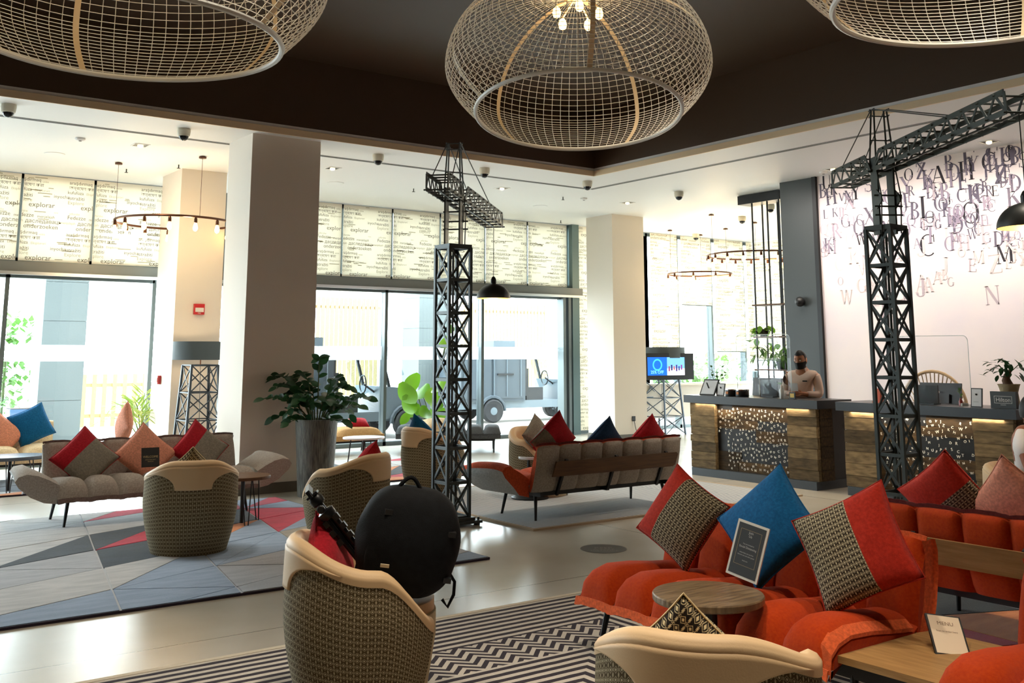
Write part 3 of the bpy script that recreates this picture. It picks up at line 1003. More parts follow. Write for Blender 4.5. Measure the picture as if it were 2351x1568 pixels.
facet_rug('bright crimson and grey rug under the cream sofa far left', (.2, 13.0), 0, 3.2, 1.6, 0, .9, .7, R(20), pick_far, 3)
facet_rug('narrow crimson and grey rug between the near crane and the window benches', (5.8, 11.6), 0, 2.55, 2.6, 0, .9, .7, R(24), pick_far, 8)

def stripe_rug(name, c1, c2, step, hx, hy, zig):
    """stripes running parallel to the edges, mitred at the corner, with one zigzag band"""
    m, nt, p = nodes(name)
    tc = nt.nodes.new('ShaderNodeTexCoord')
    sp = nt.nodes.new('ShaderNodeSeparateXYZ')
    nt.links.new(tc.outputs['Object'], sp.inputs[0])
    far = mth(nt, 'SUBTRACT', hx, sp.outputs[0])
    side = mth(nt, 'ADD', sp.outputs[1], hy)
    d = mth(nt, 'MINIMUM', far, side)
    is_far = mth(nt, 'LESS_THAN', far, side)
    along = mth(nt, 'ADD', mth(nt, 'MULTIPLY', is_far, sp.outputs[1]), mth(nt, 'MULTIPLY', mth(nt, 'SUBTRACT', 1.0, is_far), sp.outputs[0]))
    tri = mth(nt, 'ABSOLUTE', mth(nt, 'SUBTRACT', mth(nt, 'FRACT', mth(nt, 'MULTIPLY', along, 1 / .17)), .5))
    band = mth(nt, 'MULTIPLY', mth(nt, 'GREATER_THAN', d, .62), mth(nt, 'LESS_THAN', d, 1.02))
    z = mth(nt, 'MULTIPLY', mth(nt, 'MULTIPLY', tri, band), .17 * zig)
    nz = nt.nodes.new('ShaderNodeTexNoise')
    nz.inputs['Scale'].default_value = 9
    nt.links.new(tc.outputs['Object'], nz.inputs['Vector'])
    x = mth(nt, 'ADD', mth(nt, 'ADD', d, z), mth(nt, 'MULTIPLY', nz.outputs[0], step * .12))
    f = mth(nt, 'LESS_THAN', mth(nt, 'FRACT', mth(nt, 'MULTIPLY', x, 1 / step)), .52)
    n2 = nt.nodes.new('ShaderNodeTexNoise')
    n2.inputs['Scale'].default_value = 140
    nt.links.new(tc.outputs['Object'], n2.inputs['Vector'])
    c = mixc(nt, f, lin(c2), lin(c1))
    c = mixc(nt, mth(nt, 'MULTIPLY', n2.outputs[0], .25), c, lin((110, 100, 96)))
    nt.links.new(c, p.inputs['Base Color'])
    p.inputs['Roughness'].default_value = .96
    p.inputs['Specular IOR Level'].default_value = .1
    bp = nt.nodes.new('ShaderNodeBump')
    bp.inputs['Strength'].default_value = .5
    bp.inputs['Distance'].default_value = .006
    nt.links.new(f, bp.inputs['Height'])
    nt.links.new(bp.outputs[0], p.inputs['Normal'])
    return m
M_IVORY = mat('ivory_binding', (206, 196, 176), .95, spec=.1)
def flat_rug(label, x0, x1, y0, y1, m, binding, local):
    o = thing('striped_rug', label, 'rug', ((x0 + x1) / 2, (y0 + y1) / 2, 0), local)
    a, b_ = ((x1 - x0) / 2, (y1 - y0) / 2) if local == 0 else ((y1 - y0) / 2, (x1 - x0) / 2)
    MB().box(-a + .04, a - .04, -b_ + .04, b_ - .04, .001, .017).build('pile', m, o)
    for s in ((-a, a, -b_, -b_ + .04), (-a, a, b_ - .04, b_), (-a, -a + .04, -b_ + .04, b_ - .04), (a - .04, a, -b_ + .04, b_ - .04)):
        MB().box(*s, 0, .019).build('binding', binding, o)
# chevron rug of the near group: stripes run along x with zigzag bands
flat_rug('black and ivory chevron striped rug under the orange sofa and round wooden table', .9, 4.88, 1.2, 5.53, stripe_rug('chevron_stripes', (46, 42, 52), (206, 198, 186), .075, 2.165, 1.99, 1.0), M_IVORY, R(90))
flat_rug('pale grey ribbed rug under the taupe sofa shown from behind', 5.86, 9.75, 7.66, 10.55, stripe_rug('grey_rib_stripes', (158, 166, 174), (206, 208, 208), .06, 1.445, 1.945, .4), mat('sand_binding', (176, 158, 136), .95, spec=.1), R(90))

# ================================================================== CRANES
def lattice_tower(o, s, z0, z1, n, m, post=.03, br=.022):
    h = s / 2
    for sx in (-1, 1):
        for sy in (-1, 1):
            MB().box(sx * h - post / 2, sx * h + post / 2, sy * h - post / 2, sy * h + post / 2, z0, z1).build('corner_post', m, o)
    dz = (z1 - z0) / n
    ax = [MB().bar((-h, 0, 0), (h, 0, dz), br, .008, (0, 1, 0)).mesh('brace', m), MB().bar((-h, 0, dz), (h, 0, 0), br, .008, (0, 1, 0)).mesh('brace', m), MB().bar((-h, 0, 0), (h, 0, 0), .008, .030).mesh('crossbar', m)]
    for i in range(n + 1):
        for k in range(4):
            M_ = Matrix.Translation((0, 0, z0 + i * dz)) @ Matrix.Rotation(k * math.pi / 2, 4, 'Z') @ Matrix.Translation((0, -h, 0))
            ob('crossbar', ax[2], o, M=M_)
            if i < n:
                ob('brace', ax[0], o, M=M_)
                ob('brace', ax[1], o, M=M_)
def crane(x, y, label, jib_az, zj, ztop, m, fore=2.12, back=1.05, zt=2.66):
    o = thing('tower_crane', label, 'crane', (x, y, 0), 0)
    MB().box(-.22, .22, -.22, .22, .02, .045).build('base_plate', m, o)
    b2 = MB().box(-.17, .17, -.17, .17, .045, .07).build('base_block', m, o)
    for sx in (-1, 1):
        for sy in (-1, 1):
            MB().lathe([(.012, .0), (.012, .026), (.008, .032)], 8, (sx * .19, sy * .19, .04)).build('bolt', m, o)
            MB().lathe([(.03, 0), (.03, .02)], 10, (sx * .18, sy * .18, 0)).build('foot', m, o)
    lattice_tower(o, .25, .07, zt, 8, m)
    MB().tube([(0, 0, .07), (0, 0, zt)], .012, 8).build('cable_conduit', m, o)
    MB().box(-.135, .135, -.135, .135, zt - .005, zt + .03).build('top_plate', m, o)
    # slewing head: everything here turns with the jib
    rot = Matrix.Rotation(jib_az, 4, 'Z')
    def part(mb, name, par=o):
        c = ob(name, mb.mesh(name, m), par, M=rot if par is o else None)
        return c
    for s in (-1, 1):
        part(MB().box(-.07, .07, s * .075 - .008, s * .075 + .008, 2.69, zj + .14), 'mast_plate')
        part(MB().poly([(.05, 2.92), (.16, 2.99), (.14, 3.04), (.05, 3.10)], s * .085 - .006, s * .085 + .006), 'cab_bracket').matrix_local = rot @ Matrix(((1, 0, 0, 0), (0, 0, 1, 0), (0, 1, 0, 0), (0, 0, 0, 1)))
        for z in (2.92, 3.02):
            pass
    for z in (2.86, 2.94, 3.04):
        part(MB().tube([(.09, -.13, z), (.09, .13, z)], .008, 6), 'tie_rod')
    for s in (-1, 1):
        part(MB().tube([(.12, s * .09, 2.69), (.16, s * .09, 3.02), (.05, s * .09, zj + .1)], .006, 6), 'stay_wire')
    H = .165
    def truss(x0, x1, slant, n, name, w=.105):
        """two laser-cut side plates with zigzag webs, joined by pins"""
        t_ = ob(name, MB().bar((x0, 0, zj + .012), (x1, 0, zj + .012), .02, .012).mesh(name, m), o, M=rot)
        for s in (-1, 1):
            yy = s * w
            xt0, xt1 = x0 + slant[0], x1 + slant[1]
            MB().bar((x0, yy, zj + .02), (x1, yy, zj + .02), .008, .042).build('lower_chord', m, t_)
            MB().bar((xt0, yy, zj + H), (xt1, yy, zj + H), .008, .042).build('upper_chord', m, t_)
            MB().bar((x0, yy, zj + .02), (xt0, yy, zj + H), .008, .03, (1, 0, 0)).build('end_post', m, t_)
            MB().bar((x1, yy, zj + .02), (xt1, yy, zj + H), .008, .03, (1, 0, 0)).build('end_post', m, t_)
            for k in range(n):
                a0, a1 = lerp(x0, x1, k / n), lerp(x0, x1, (k + 1) / n)
                mt = lerp(xt0, xt1, (k + .5) / n)
                MB().bar((a0, yy, zj + .02), (mt, yy, zj + H), .006, .022, (1, 0, 0)).build('web', m, t_)
                MB().bar((mt, yy, zj + H), (a1, yy, zj + .02), .006, .022, (1, 0, 0)).build('web', m, t_)
        for k in range(n + 1):
            xx = lerp(x0, x1, k / n)
            MB().tube([(xx, -w - .025, zj + .012), (xx, w + .025, zj + .012)], .008, 6).build('pin', m, t_)
            if k < n:
                xx = lerp(x0 + slant[0], x1 + slant[1], (k + .5) / n)
                MB().tube([(xx, -w - .02, zj + H), (xx, w + .02, zj + H)], .008, 6).build('pin', m, t_)
        return t_
    truss(.04, fore, (.14, -.02), 9, 'jib')
    truss(-back, -.02, (.0, -.10), 4, 'counter_jib')
    # apex frame and guy wires
    for sx in (-.055, .055):
        for sy in (-.075, .075):
            part(MB().tube([(sx * 1.3, sy * 1.15, zj + .06), (sx * .55, sy * .8, ztop)], .008, 6), 'apex_leg')
    for z in (zj + .30, ztop - .06, ztop):
        for sy in (-.07, .07):
            part(MB().tube([(-.06, sy, z), (.06, sy, z)], .006, 6), 'apex_tie')
        part(MB().tube([(0, -.09, z), (0, .09, z)], .006, 6), 'apex_tie')
    for s in (-1, 1):
        part(MB().tube([(.03, s * .065, ztop), (fore * .62, s * .10, zj + H + .02)], .0055, 6), 'guy_wire')
        part(MB().tube([(-.03, s * .065, ztop), (-back * .72, s * .10, zj + H + .01)], .005, 6), 'guy_wire')
    return o
M_CRANE2 = mat('grey_steel', (66, 74, 76), .45, .3, bump=(80, .05))
C1, C2 = (5.47, 8.455), (8.175, 5.36)
crane(*C1, 'tall grey lattice tower crane sculpture beside the grey ribbed rug', math.atan2(10.116 - 7.835, 7.176 - 4.817), 3.13, 3.73, M_CRANE2, fore=2.2, back=.70)
j2 = math.atan2(3.301 - 5.773, 6.528 - 8.12)
crane(*C2, 'tall dark green lattice tower crane sculpture behind the orange sofas, jib rising to the right', j2, 3.27, 3.86, M_CRANE, fore=2.3, back=.95, zt=2.74)
M_GOLD = mat('warm_gold_interior', (226, 178, 104), .4, .3)
def dome_lamp(x, y, z, ztop, r, label, power=8):
    o = thing('dome_pendant', label, 'pendant lamp', (x, y, z), 0, 'dome lamps hung from the cranes')
    prof = [(r * math.cos(a), r * .88 * math.sin(a)) for a in [i * math.pi / 2 / 12 for i in range(12)]] + [(.03, r * .88)]
    MB().lathe(prof, 40, caps=False).build('shade', mat('charcoal_lamp_shade', (50, 54, 54), .4, .3), o, smooth=True)
    MB().lathe([(a * .975, b * .97) for a, b in prof], 40, caps=False).build('shade_lining', M_GOLD, o, smooth=True)
    MB().lathe([(.035, 0), (.035, .05), (.02, .08), (.008, .09)], 16, (0, 0, r * .86)).build('cap', M_BLACKM, o)
    MB().tube([(0, 0, r * .9), (0, 0, ztop - z)], .004, 6).build('cord', M_BLACKM, o)
    MB().lathe([(.0, -.05), (.035, -.03), (.045, 0), (.03, .05), (.02, .07)], 14, (0, 0, r * .45)).build('bulb', M_BULB, o)
    light('lamp_light', 'POINT', (x, y, z + .02), power, WARM, .05)
a1 = math.atan2(10.116 - 7.835, 7.176 - 4.817)
tip1 = V((C1[0] + 2.16 * math.cos(a1), C1[1] + 2.16 * math.sin(a1), 0))
pl_ = atX(1130, 678, tip1.x)
dome_lamp(tip1.x, tip1.y, 2.27, 3.14, .205, 'small charcoal dome lamp hanging from the jib of the near grey crane')
tip2 = V((C2[0] + 2.27 * math.cos(j2), C2[1] + 2.27 * math.sin(j2), 0))
dome_lamp(tip2.x, tip2.y, 2.475, 3.28, .20, 'charcoal dome lamp with gold inside at the right edge, hung from the dark crane')

# ================================================================== WIRE LANTERNS
M_WIRE = mat('pale_wire', (228, 224, 214), .5)
M_RIB = mat('cream_band', (206, 186, 152), .5)
def wire_profile(t, Rr):
    """t 0..1 from mouth ring to neck"""
    H = 1.0 * Rr
    zc = .36 * Rr
    if t < .42:
        k = t / .42
        z = lerp(0, zc, k)
        r = Rr * (.765 + .235 * math.sin(k * math.pi / 2))
    else:
        k = (t - .42) / .58
        z = zc + (H - zc) * math.sin(k * math.pi / 2 * .97)
        r = Rr * (.10 + .90 * max(0, math.cos(k * math.pi / 2)) ** .80)
    return r, z
def wire_lamp_parts(o, Rr):
    mb = MB()
    NM, NP, K = 86, 36, 22
    for i in range(NM):
        a = 2 * math.pi * i / NM
        pts = []
        for k in range(K + 1):
            r, z = wire_profile(k / K, Rr)
            pts.append((r * math.cos(a), r * math.sin(a), z))
        mb.tube(pts, .0027, 3, caps=False)
    for k in range(1, NP):
        r, z = wire_profile((k / NP) ** .95, Rr)
        mb.tube([(r * math.cos(a), r * math.sin(a), z) for a in [2 * math.pi * i / 64 for i in range(64)]], .0027, 3, closed=True)
    w = mb.build('wire_mesh', M_WIRE, o)
    w['kind'] = 'stuff'
    MB().tube([(.765 * Rr * math.cos(a), .765 * Rr * math.sin(a), 0) for a in [2 * math.pi * i / 72 for i in range(72)]], .016, 8, closed=True).build('mouth_ring', mat('white_ring', (214, 216, 212), .45), o, smooth=True)
    for i in range(5):
        a = R(20) + 2 * math.pi * i / 5
        g = MB()
        n = 26
        ca, sa = math.cos(a), math.sin(a)
        def fn(u, v):
            r, z = wire_profile(u, Rr * .985)
            w_ = (v - .5) * .036
            return (r * ca - w_ * sa, r * sa + w_ * ca, z)
        g.grid(fn, n, 1)
        g.build('rib_band', M_RIB, o, smooth=True)
    MB().lathe([(.10 * Rr, Rr * .97), (.11 * Rr, Rr * 1.0), (.06 * Rr, Rr * 1.03), (.012, Rr * 1.05)], 24).build('neck_cap', M_RIB, o, smooth=True)
    for i in range(5):
        a = 2 * math.pi * i / 5 + .35
        x, y = .17 * Rr * math.cos(a), .17 * Rr * math.sin(a)
        st = MB().bar((0, 0, Rr * .99), (x, y, Rr * .86), .012).build('bulb_arm', M_RIB, o)
        MB().lathe([(.0, -.05), (.026, -.03), (.034, 0), (.026, .035), (.015, .05)], 12, (x, y, Rr * .80)).build('bulb', M_BULB, o)
def wire_lamp(px, py, a_px, label, tilt=0.0, src=None, Rr=1.02):
    D = .765 * Rr * F_PX / a_px
    c = atD(px, py, D)
    M_ = Matrix.Translation(c)
    if tilt:
        h = V((c.x, c.y, 0)).normalized()
        M_ = M_ @ Matrix.Rotation(tilt, 4, V((-h.y, h.x, 0)))
    if src:
        o = copy_tree(src, label, M=M_)
    else:
        o = thing('wire_lantern', label, 'pendant lamp', group='giant woven wire lanterns', M=M_)
        wire_lamp_parts(o, Rr)
    top = M_ @ V((0, 0, Rr * 1.04))
    M2 = M_.inverted()
    q = M2 @ V((top.x, top.y, ZR))
    MB().tube([(0, 0, Rr * 1.03), tuple(q)], .006, 6).build('suspension_cable', M_BLACKM, o)
    light('lantern_light', 'POINT', tuple(M_ @ V((0, 0, Rr * .72))), 8, WARM, .12)
    return o
wl1 = wire_lamp(1327, 260, 236, 'giant cream wire lantern hanging near the middle of the dark recess, fully in view', R(9))
wire_lamp(290, 90, 348, 'giant cream wire lantern at the top left corner, cut by the picture edge', 0, wl1)
wire_lamp(2300, -8, 372, 'giant cream wire lantern at the top right corner, showing only its mouth', 0, wl1)

# ================================================================== RING CHANDELIERS
M_RING = mat('dark_copper_ring', (84, 52, 34), .4, .7)
def ring_lamp(c, r, n, label, cables):
    o = thing('ring_chandelier', label, 'chandelier', tuple(c), 0, 'copper ring chandeliers by the windows')
    MB().tube([(r * math.cos(a), r * math.sin(a), 0) for a in [2 * math.pi * i / 48 for i in range(48)]], .016, 8, closed=True).build('ring', M_RING, o, smooth=True)
    sk = MB().lathe([(.018, -.075), (.024, -.07), (.022, -.02), (.012, 0)], 10).mesh('socket', M_RING)
    bl = MB().lathe([(.0, -.19), (.024, -.175), (.034, -.145), (.026, -.105), (.016, -.075)], 12).mesh('bulb', M_BULB, True)
    for k in range(n):
        a = 2 * math.pi * (k + .3) / n
        s = ob('socket', sk, o, (r * math.cos(a), r * math.sin(a), -.012))
        ob('bulb', bl, s)
    for a in cables:
        p = (r * math.cos(a), r * math.sin(a))
        MB().tube([(p[0], p[1], 0), (p[0], p[1], ZC - c[2])], .003, 5).build('cable', M_RING, o)
        MB().lathe([(.05, 0), (.05, .02), (.012, .03)], 14, (p[0], p[1], ZC - c[2] - .03)).build('canopy', M_RING, o)
    for k in range(3):
        a = 2 * math.pi * k / 3 + .5
        light('ring_light', 'POINT', (c.x + r * .8 * math.cos(a), c.y + r * .8 * math.sin(a), c.z - .2), 22, (1, .72, .40), .05)
can = fl(330, 415, ZC)
c_ = atD(402, 511, (can - EYEP).dot(_fw) * .905)
ring_lamp(c_, .80, 15, 'large copper ring chandelier around the column with the red alarm', [R(155), R(35), R(275)])
can = fl(1546, 528, ZC); D_ = (can - EYEP).dot(_fw)
ring_lamp(atD(1606, 629, D_), 72 / F_PX * D_, 9, 'small copper ring chandelier above the television', [R(160), R(40), R(280)])
D_ = 19.5
ring_lamp(atD(1735, 586, D_), 110 / F_PX * D_, 18, 'wide copper ring chandelier in the far bay beside the charcoal pier', [R(160), R(40), R(280)])
# ================================================================== ARMCHAIRS
def chair_R(z):
    if z < .45:
        return lerp(.295, .378, math.sin(min(1, z / .45) * math.pi / 2))
    return lerp(.378, .366, (z - .45) / .3)
def chair_rim(a):
    a = abs(a)
    return .755 - .115 * sstep(20, 95, a) - .25 * sstep(97, 152, a)
PHI = 148
def armchair(label, x, y, az, weave_m=None, lining_m=None):
    """tub armchair, open side towards local +x"""
    weave_m = weave_m or M_WEAVE
    o = thing('tub_armchair', label, 'armchair', (x, y, 0), az, 'woven tub armchairs')
    NP = 56
    def P(phi, r, z):
        return (-math.cos(phi) * r, -math.sin(phi) * r, z)
    ang = lambda u: (u * 2 - 1) * R(PHI)
    def outer(u, v):
        ph = ang(u)
        z = lerp(.0, chair_rim(math.degrees(ph)) - .05, v)
        return P(ph, chair_R(z), z)
    mb = MB().grid(outer, NP, 14, lambda u, v: (ang(u) * .37, v * .7))
    mb.build('shell', weave_m, o, smooth='all')
    MB().lathe([(.26, .0), (.29, .0), (.31, .08), (.345, .3), (.345, .41), (.28, .42)], 48).build('base', weave_m, o, smooth=True)
    # padded leather lining rolling over the rim
    prof = [(.004, -.055), (.006, -.02), (-.008, .0), (-.035, .012), (-.062, .0), (-.078, -.03), (-.092, -.12)]
    def inner(u, v):
        ph = ang(u)
        d = abs(u * 2 - 1)
        th = 1 - .55 * sstep(.9, 1, d)
        rim = chair_rim(math.degrees(ph))
        k = v * 8
        if k <= 6:
            i = min(5, int(k))
            f = k - i
            dr, dz = lerp(prof[i][0], prof[i + 1][0], f), lerp(prof[i][1], prof[i + 1][1], f)
            z = rim + dz
            return P(ph, chair_R(min(z, .7)) + dr * th, z)
        z = lerp(rim - .12, .40, (k - 6) / 2)
        return P(ph, chair_R(.6) - .092 * th - .03 * (k - 6) / 2, z)
    MB().grid(inner, NP, 24).build('lining', lining_m or M_LINING, o, smooth='all')
    def seat(u, v):
        a = u * 2 * math.pi
        t = v
        r = .285 * math.sin(min(1, t * 1.15) * math.pi / 2)
        z = .475 - .02 * t ** 2 - (.09 if t > .97 else 0)
        return (r * math.cos(a) * 1.08 + .03, r * math.sin(a), z)
    MB().grid(seat, 32, 10, cu=True).build('seat_cushion', lining_m or M_LINING, o, smooth='all')
    # leather flap turned down over the outside of the back
    def flap(u, v):
        v2 = min(1, max(0, (v - .04) / .92))
        u2 = min(1, max(0, (u - .03) / .94))
        edge = v <= .001 or v >= .999 or u <= .001 or u >= .999
        w = 22 + 54 * (1 - v2) ** 2.6
        ph = R((u2 * 2 - 1) * w)
        top = chair_rim(math.degrees(ph)) - .03
        z = lerp(top, .535 + .02 * (1 - math.cos(ph)), v2)
        return P(ph, chair_R(z) + (-.004 if edge else .011), z)
    MB().grid(flap, 32, 14).build('back_flap', lining_m or M_LINING, o, smooth='all')
    return o
ch1 = armchair('woven tub armchair shown from behind in front of the left taupe sofa', 2.97, 8.56, R(73))
def chair_copy(label, x, y, az):
    return copy_tree(ch1, label, (x, y, 0), az)
chair_copy('woven tub armchair behind the one holding the backpack, its back turned to it', 4.22, 8.20, R(120))
chair_copy('woven tub armchair at the near grey crane, partly hidden by its tower', 6.51, 10.47, R(8))
p = fl(1240, 980, .75)
chair_copy('tub armchair facing out, behind the taupe sofa shown from behind', p.x - .20, p.y - .27, R(-82))
FGL = V((2.43, 4.515, 0))
chair_copy('woven tub armchair holding the black backpack and tripod', FGL.x, FGL.y, R(-26))
FGR = V((2.66, 2.52, 0))
fg = chair_copy('woven tub armchair at the bottom edge with broad beige back flap', FGR.x, FGR.y, R(34))
guest = V((8.02, 4.08, 0))
chair_copy('woven tub armchair at the right edge with the person in white', guest.x, guest.y, R(-75))

# ================================================================== SOFAS
PITCH = .2785
def seat_mesh(m_top, m_under):
    top = [(-.035, .275), (-.032, .33), (-.012, .395), (.04, .435), (.13, .458), (.28, .452), (.45, .432), (.60, .42)]
    bot = [(.64, .36), (.58, .315), (.3, .30), (.06, .295), (-.02, .275)]
    loop = top + bot
    w = PITCH
    def fn(u, v):
        s = u * 2 - 1
        k = v * len(loop)
        i = int(k) % len(loop)
        y, z = loop[i]
        e = abs(s) ** 5
        e2 = abs(s) ** 2.2
        if 1 <= i < len(top):
            z -= .055 * e + .026 * e2
            y += .020 * e if i < 4 else 0
        if i == 0:
            z -= .03 * abs(s) ** 3
            y -= .012 * abs(s) ** 3
        return (s * w / 2, y, z)
    nl = len(loop)
    mb = MB().grid(fn, 12, nl, cv=True, mf=lambda i, j: 1 if j >= len(top) else 0)
    n0 = nl
    mb.f.append(tuple(range(nl))[::-1]); mb.m.append(0)
    mb.f.append(tuple(12 * nl + j for j in range(nl))); mb.m.append(0)
    return mb.mesh('seat_cushion', [m_top, m_under], 60)
def back_mesh(m_front, m_rear):
    fr = [(.585, .30), (.595, .40), (.625, .52), (.665, .63), (.70, .705), (.735, .742)]
    re = [(.775, .735), (.795, .69), (.785, .58), (.755, .45), (.72, .34), (.69, .29)]
    loop = fr + re
    def fn(u, v):
        s = u * 2 - 1
        i = int(v * len(loop) + .001) % len(loop)
        y, z = loop[i]
        e = abs(s) ** 4.5
        if i < 5:
            y += .05 * e
        elif i >= 7:
            y -= .035 * e
        if i in (5, 6, 4):
            z -= .016 * e
        return (s * PITCH / 2, y, z)
    nl = len(loop)
    mb = MB().grid(fn, 12, nl, cv=True, mf=lambda i, j: 0 if j < len(fr) else 1)
    mb.f.append(tuple(range(nl))[::-1]); mb.m.append(0)
    mb.f.append(tuple(12 * nl + j for j in range(nl))); mb.m.append(0)
    return mb.mesh('back_cushion', [m_front, m_rear], 60)
def fringe_mesh(pts, m, seed=0):
    """thin raw selvedge strip with a slightly ragged edge along x"""
    g = random.Random(seed)
    mb = MB()
    n = 14
    (y0, z0), (y1, z1) = pts
    for k in range(n + 1):
        x = (k / n - .5) * PITCH
        w = g.uniform(.93, 1.07)
        e = abs(k / n * 2 - 1) ** 3
        mb.v += [(x, y0, z0 - .008 * e), (x, lerp(y0, y1, w), lerp(z0, z1, w) - .012 * e), (x, lerp(y0, y1, w) + .006, lerp(z0, z1, w) - .012 * e), (x, y0 + .008, z0 - .008 * e)]
        if k:
            b = len(mb.v) - 8
            for a, c in ((0, 1), (1, 2), (2, 3), (3, 0)):
                mb.f.append((b + a, b + 4 + a, b + 4 + c, b + c)); mb.m.append(0)
    return mb.mesh('fringe', m)
def arm_mesh(m_top, m_under):
    """flared end cushion: rises outward from the seat end (local -x side)"""
    prof = [(0, .44), (-.09, .50), (-.19, .555), (-.28, .58), (-.35, .57), (-.38, .53), (-.345, .44), (-.24, .34), (-.12, .27), (0, .24)]
    def fn(u, v):
        i = int(v * len(prof) + .001) % len(prof)
        x, z = prof[i]
        e = abs(u * 2 - 1) ** 3
        if i < 6:
            z -= .03 * e
        return (x + (.06 * u if x < -.2 else 0), lerp(.0, .62, u), z - .10 * (1 - u) * min(1, -x / .4) * .4)
    nl = len(prof)
    mb = MB().grid(fn, 10, nl, cv=True, mf=lambda i, j: 0 if j < 5 else 1)
    mb.f.append(tuple(range(nl))[::-1]); mb.m.append(0)
    mb.f.append(tuple(10 * nl + j for j in range(nl))); mb.m.append(0)
    return mb.mesh('arm_cushion', [m_top, m_under], 60)
def sofa(label, x, y, rz, n, face, under, rear, trim, plank=True, arms='', legs=True, plank_m=None, x_off=0.0, back=True, o=None, name='segmented_sofa', rail=None):
    o = o or thing(name, label, 'sofa', (x, y, 0), rz)
    L = n * PITCH
    x0, x1 = x_off, x_off + L
    sm, bm_ = seat_mesh(face, under), back_mesh(face, rear)
    f1 = fringe_mesh([(-.042, .292), (-.056, .252)], trim, 1)
    f2 = fringe_mesh([(.748, .738), (.757, .762)], trim, 2)
    for k in range(n):
        c = ob('seat_cushion', sm, o, (x0 + (k + .5) * PITCH, 0, 0))
        ob('fringe', f1, c)
        if back:
            c = ob('back_cushion', bm_, o, (x0 + (k + .5) * PITCH, 0, 0))
            ob('fringe', f2, c)
    if legs:
        fr = MB()
        a, b_ = x0 + .12, (rail or x1) - .12
        for yy in (.10, .58):
            fr.bar((a, yy, .262), (b_, yy, .262), .035, .05)
        for xx in (a, (a + b_) / 2, b_):
            fr.bar((xx, .08, .262), (xx, .68, .262), .035, .045)
        fr.build('frame', M_BLACKM, o)
        for xx, sx in ((a, -1), (b_, 1)):
            for yy, sy in ((.10, -1), (.58, 1)):
                MB().tube([(xx, yy, .25), (xx + sx * .035, yy + sy * .045, 0)], [.019, .012], 8).build('leg', M_BLACKM, o)
    if plank and back:
        for xx in (x0 + .30, (x0 + x1) / 2 + .02, x1 - .30):
            MB().bar((xx, .68, .25), (xx, .845, .60), .028, .03).build('strut', M_BLACKM, o)
        pk = MB()
        p0, p1 = x0 + .15, x1 - .15
        pts = [(p0 + .03, .44), (p1, .44), (p1, .59), (p0 + .03, .59), (p0, .57), (p0, .46)]
        n_ = len(pts)
        ang = .12
        vs = [(a_, .822 + (c_ - .5) * .42, c_) for a_, c_ in pts] + [(a_, .842 + (c_ - .5) * .42, c_) for a_, c_ in pts]
        pk.add(vs, [tuple(range(n_)), tuple(range(n_, 2 * n_))[::-1]] + [(i, n_ + i, n_ + (i + 1) % n_, (i + 1) % n_) for i in range(n_)])
        pk.build('back_plank', plank_m or M_OAK, o)
    am = arm_mesh(face, under) if arms else None
    if 'l' in arms:
        ob('arm_cushion', am, o, (x0 + .01, 0, 0))
    if 'r' in arms:
        ob('arm_cushion', am, o, M=Matrix.Translation((x1 - .01, 0, 0)) @ Matrix.Scale(-1, 4, (1, 0, 0)))
    return o
sofa('taupe segmented sofa on the left, flared ends and three diamond-set pillows on it', 2.31, 10.27, 0, 7, M_TAUPE, M_GREYF, M_TAUPE, felt('brown_selvedge', (96, 80, 76)), arms='lr', plank_m=M_WALNUT)
sofa('taupe sofa shown from behind with a dark oak back plank and rust lining', 8.04, 8.66, R(180), 7, M_RUST, M_GREYF, M_TAUPE, M_MAROON, arms='r', plank_m=M_WALNUT)
# orange bench sofa: six seats, bare oak table section, then more seats
ORX, ORY = 3.82, 4.55
so = sofa('long orange bench sofa facing the round wooden table, with a bare oak table section', ORX, ORY, R(-90), 6, M_ORANGE, M_GREYF, M_ORANGE, M_SALMONF, plank_m=M_OAK, name='bench_sofa', rail=3.1)
sofa('', 0, 0, 0, 3, M_ORANGE, M_GREYF, M_ORANGE, M_SALMONF, plank=False, legs=False, x_off=6 * PITCH + .47, o=so)
MB().box(6 * PITCH - .12, 6 * PITCH + .62, .03, .74, .305, .335).build('table_section', M_OAK, so)
for xx in (6 * PITCH + .03,):
    MB().tube([(xx, .10, .25), (xx + .02, .06, 0)], [.019, .012], 8).build('leg', M_BLACKM, so)
# side bands of the last cushions (selvedge stripes)
def side_band(par, x, face):
    pts = [(-.03, .30), (-.012, .39), (.04, .43), (.13, .452), (.28, .446), (.45, .426), (.60, .412)]
    mb = MB()
    for k, (y, z) in enumerate(pts):
        mb.v += [(x - .052, y, z - .012), (x - .034, y, z - .02), (x + .002, y - .002, z - .05), (x + .003, y - .002, z - .066)]
        if k:
            b = len(mb.v) - 8
            for a in range(3):
                mb.f.append((b + a, b + a + 1, b + 5 + a, b + 4 + a)); mb.m.append(0)
    return mb.build('selvedge_band', M_SALMONF, par, smooth=True)
side_band(so, 6 * PITCH, 1)
mb = MB()
for k, (y, z) in enumerate([(.69, .30), (.745, .44), (.775, .57), (.783, .68), (.765, .735)]):
    mb.v += [(6 * PITCH + .002, y - .055, z), (6 * PITCH + .008, y - .03, z), (6 * PITCH + .012, y + .004, z + .006), (6 * PITCH + .03, y + .012, z + .008)]
    if k:
        b = len(mb.v) - 8
        for a in range(3):
            mb.f.append((b + a, b + a + 1, b + 5 + a, b + 4 + a)); mb.m.append(0)
mb.build('selvedge_band', M_SALMONF, so, smooth=True)
sofa('orange segmented sofa shown from behind with a pale oak back plank', 6.28, 1.86, R(90), 7, M_ORANGE, M_GREYF, M_ORANGE, M_MAROON)
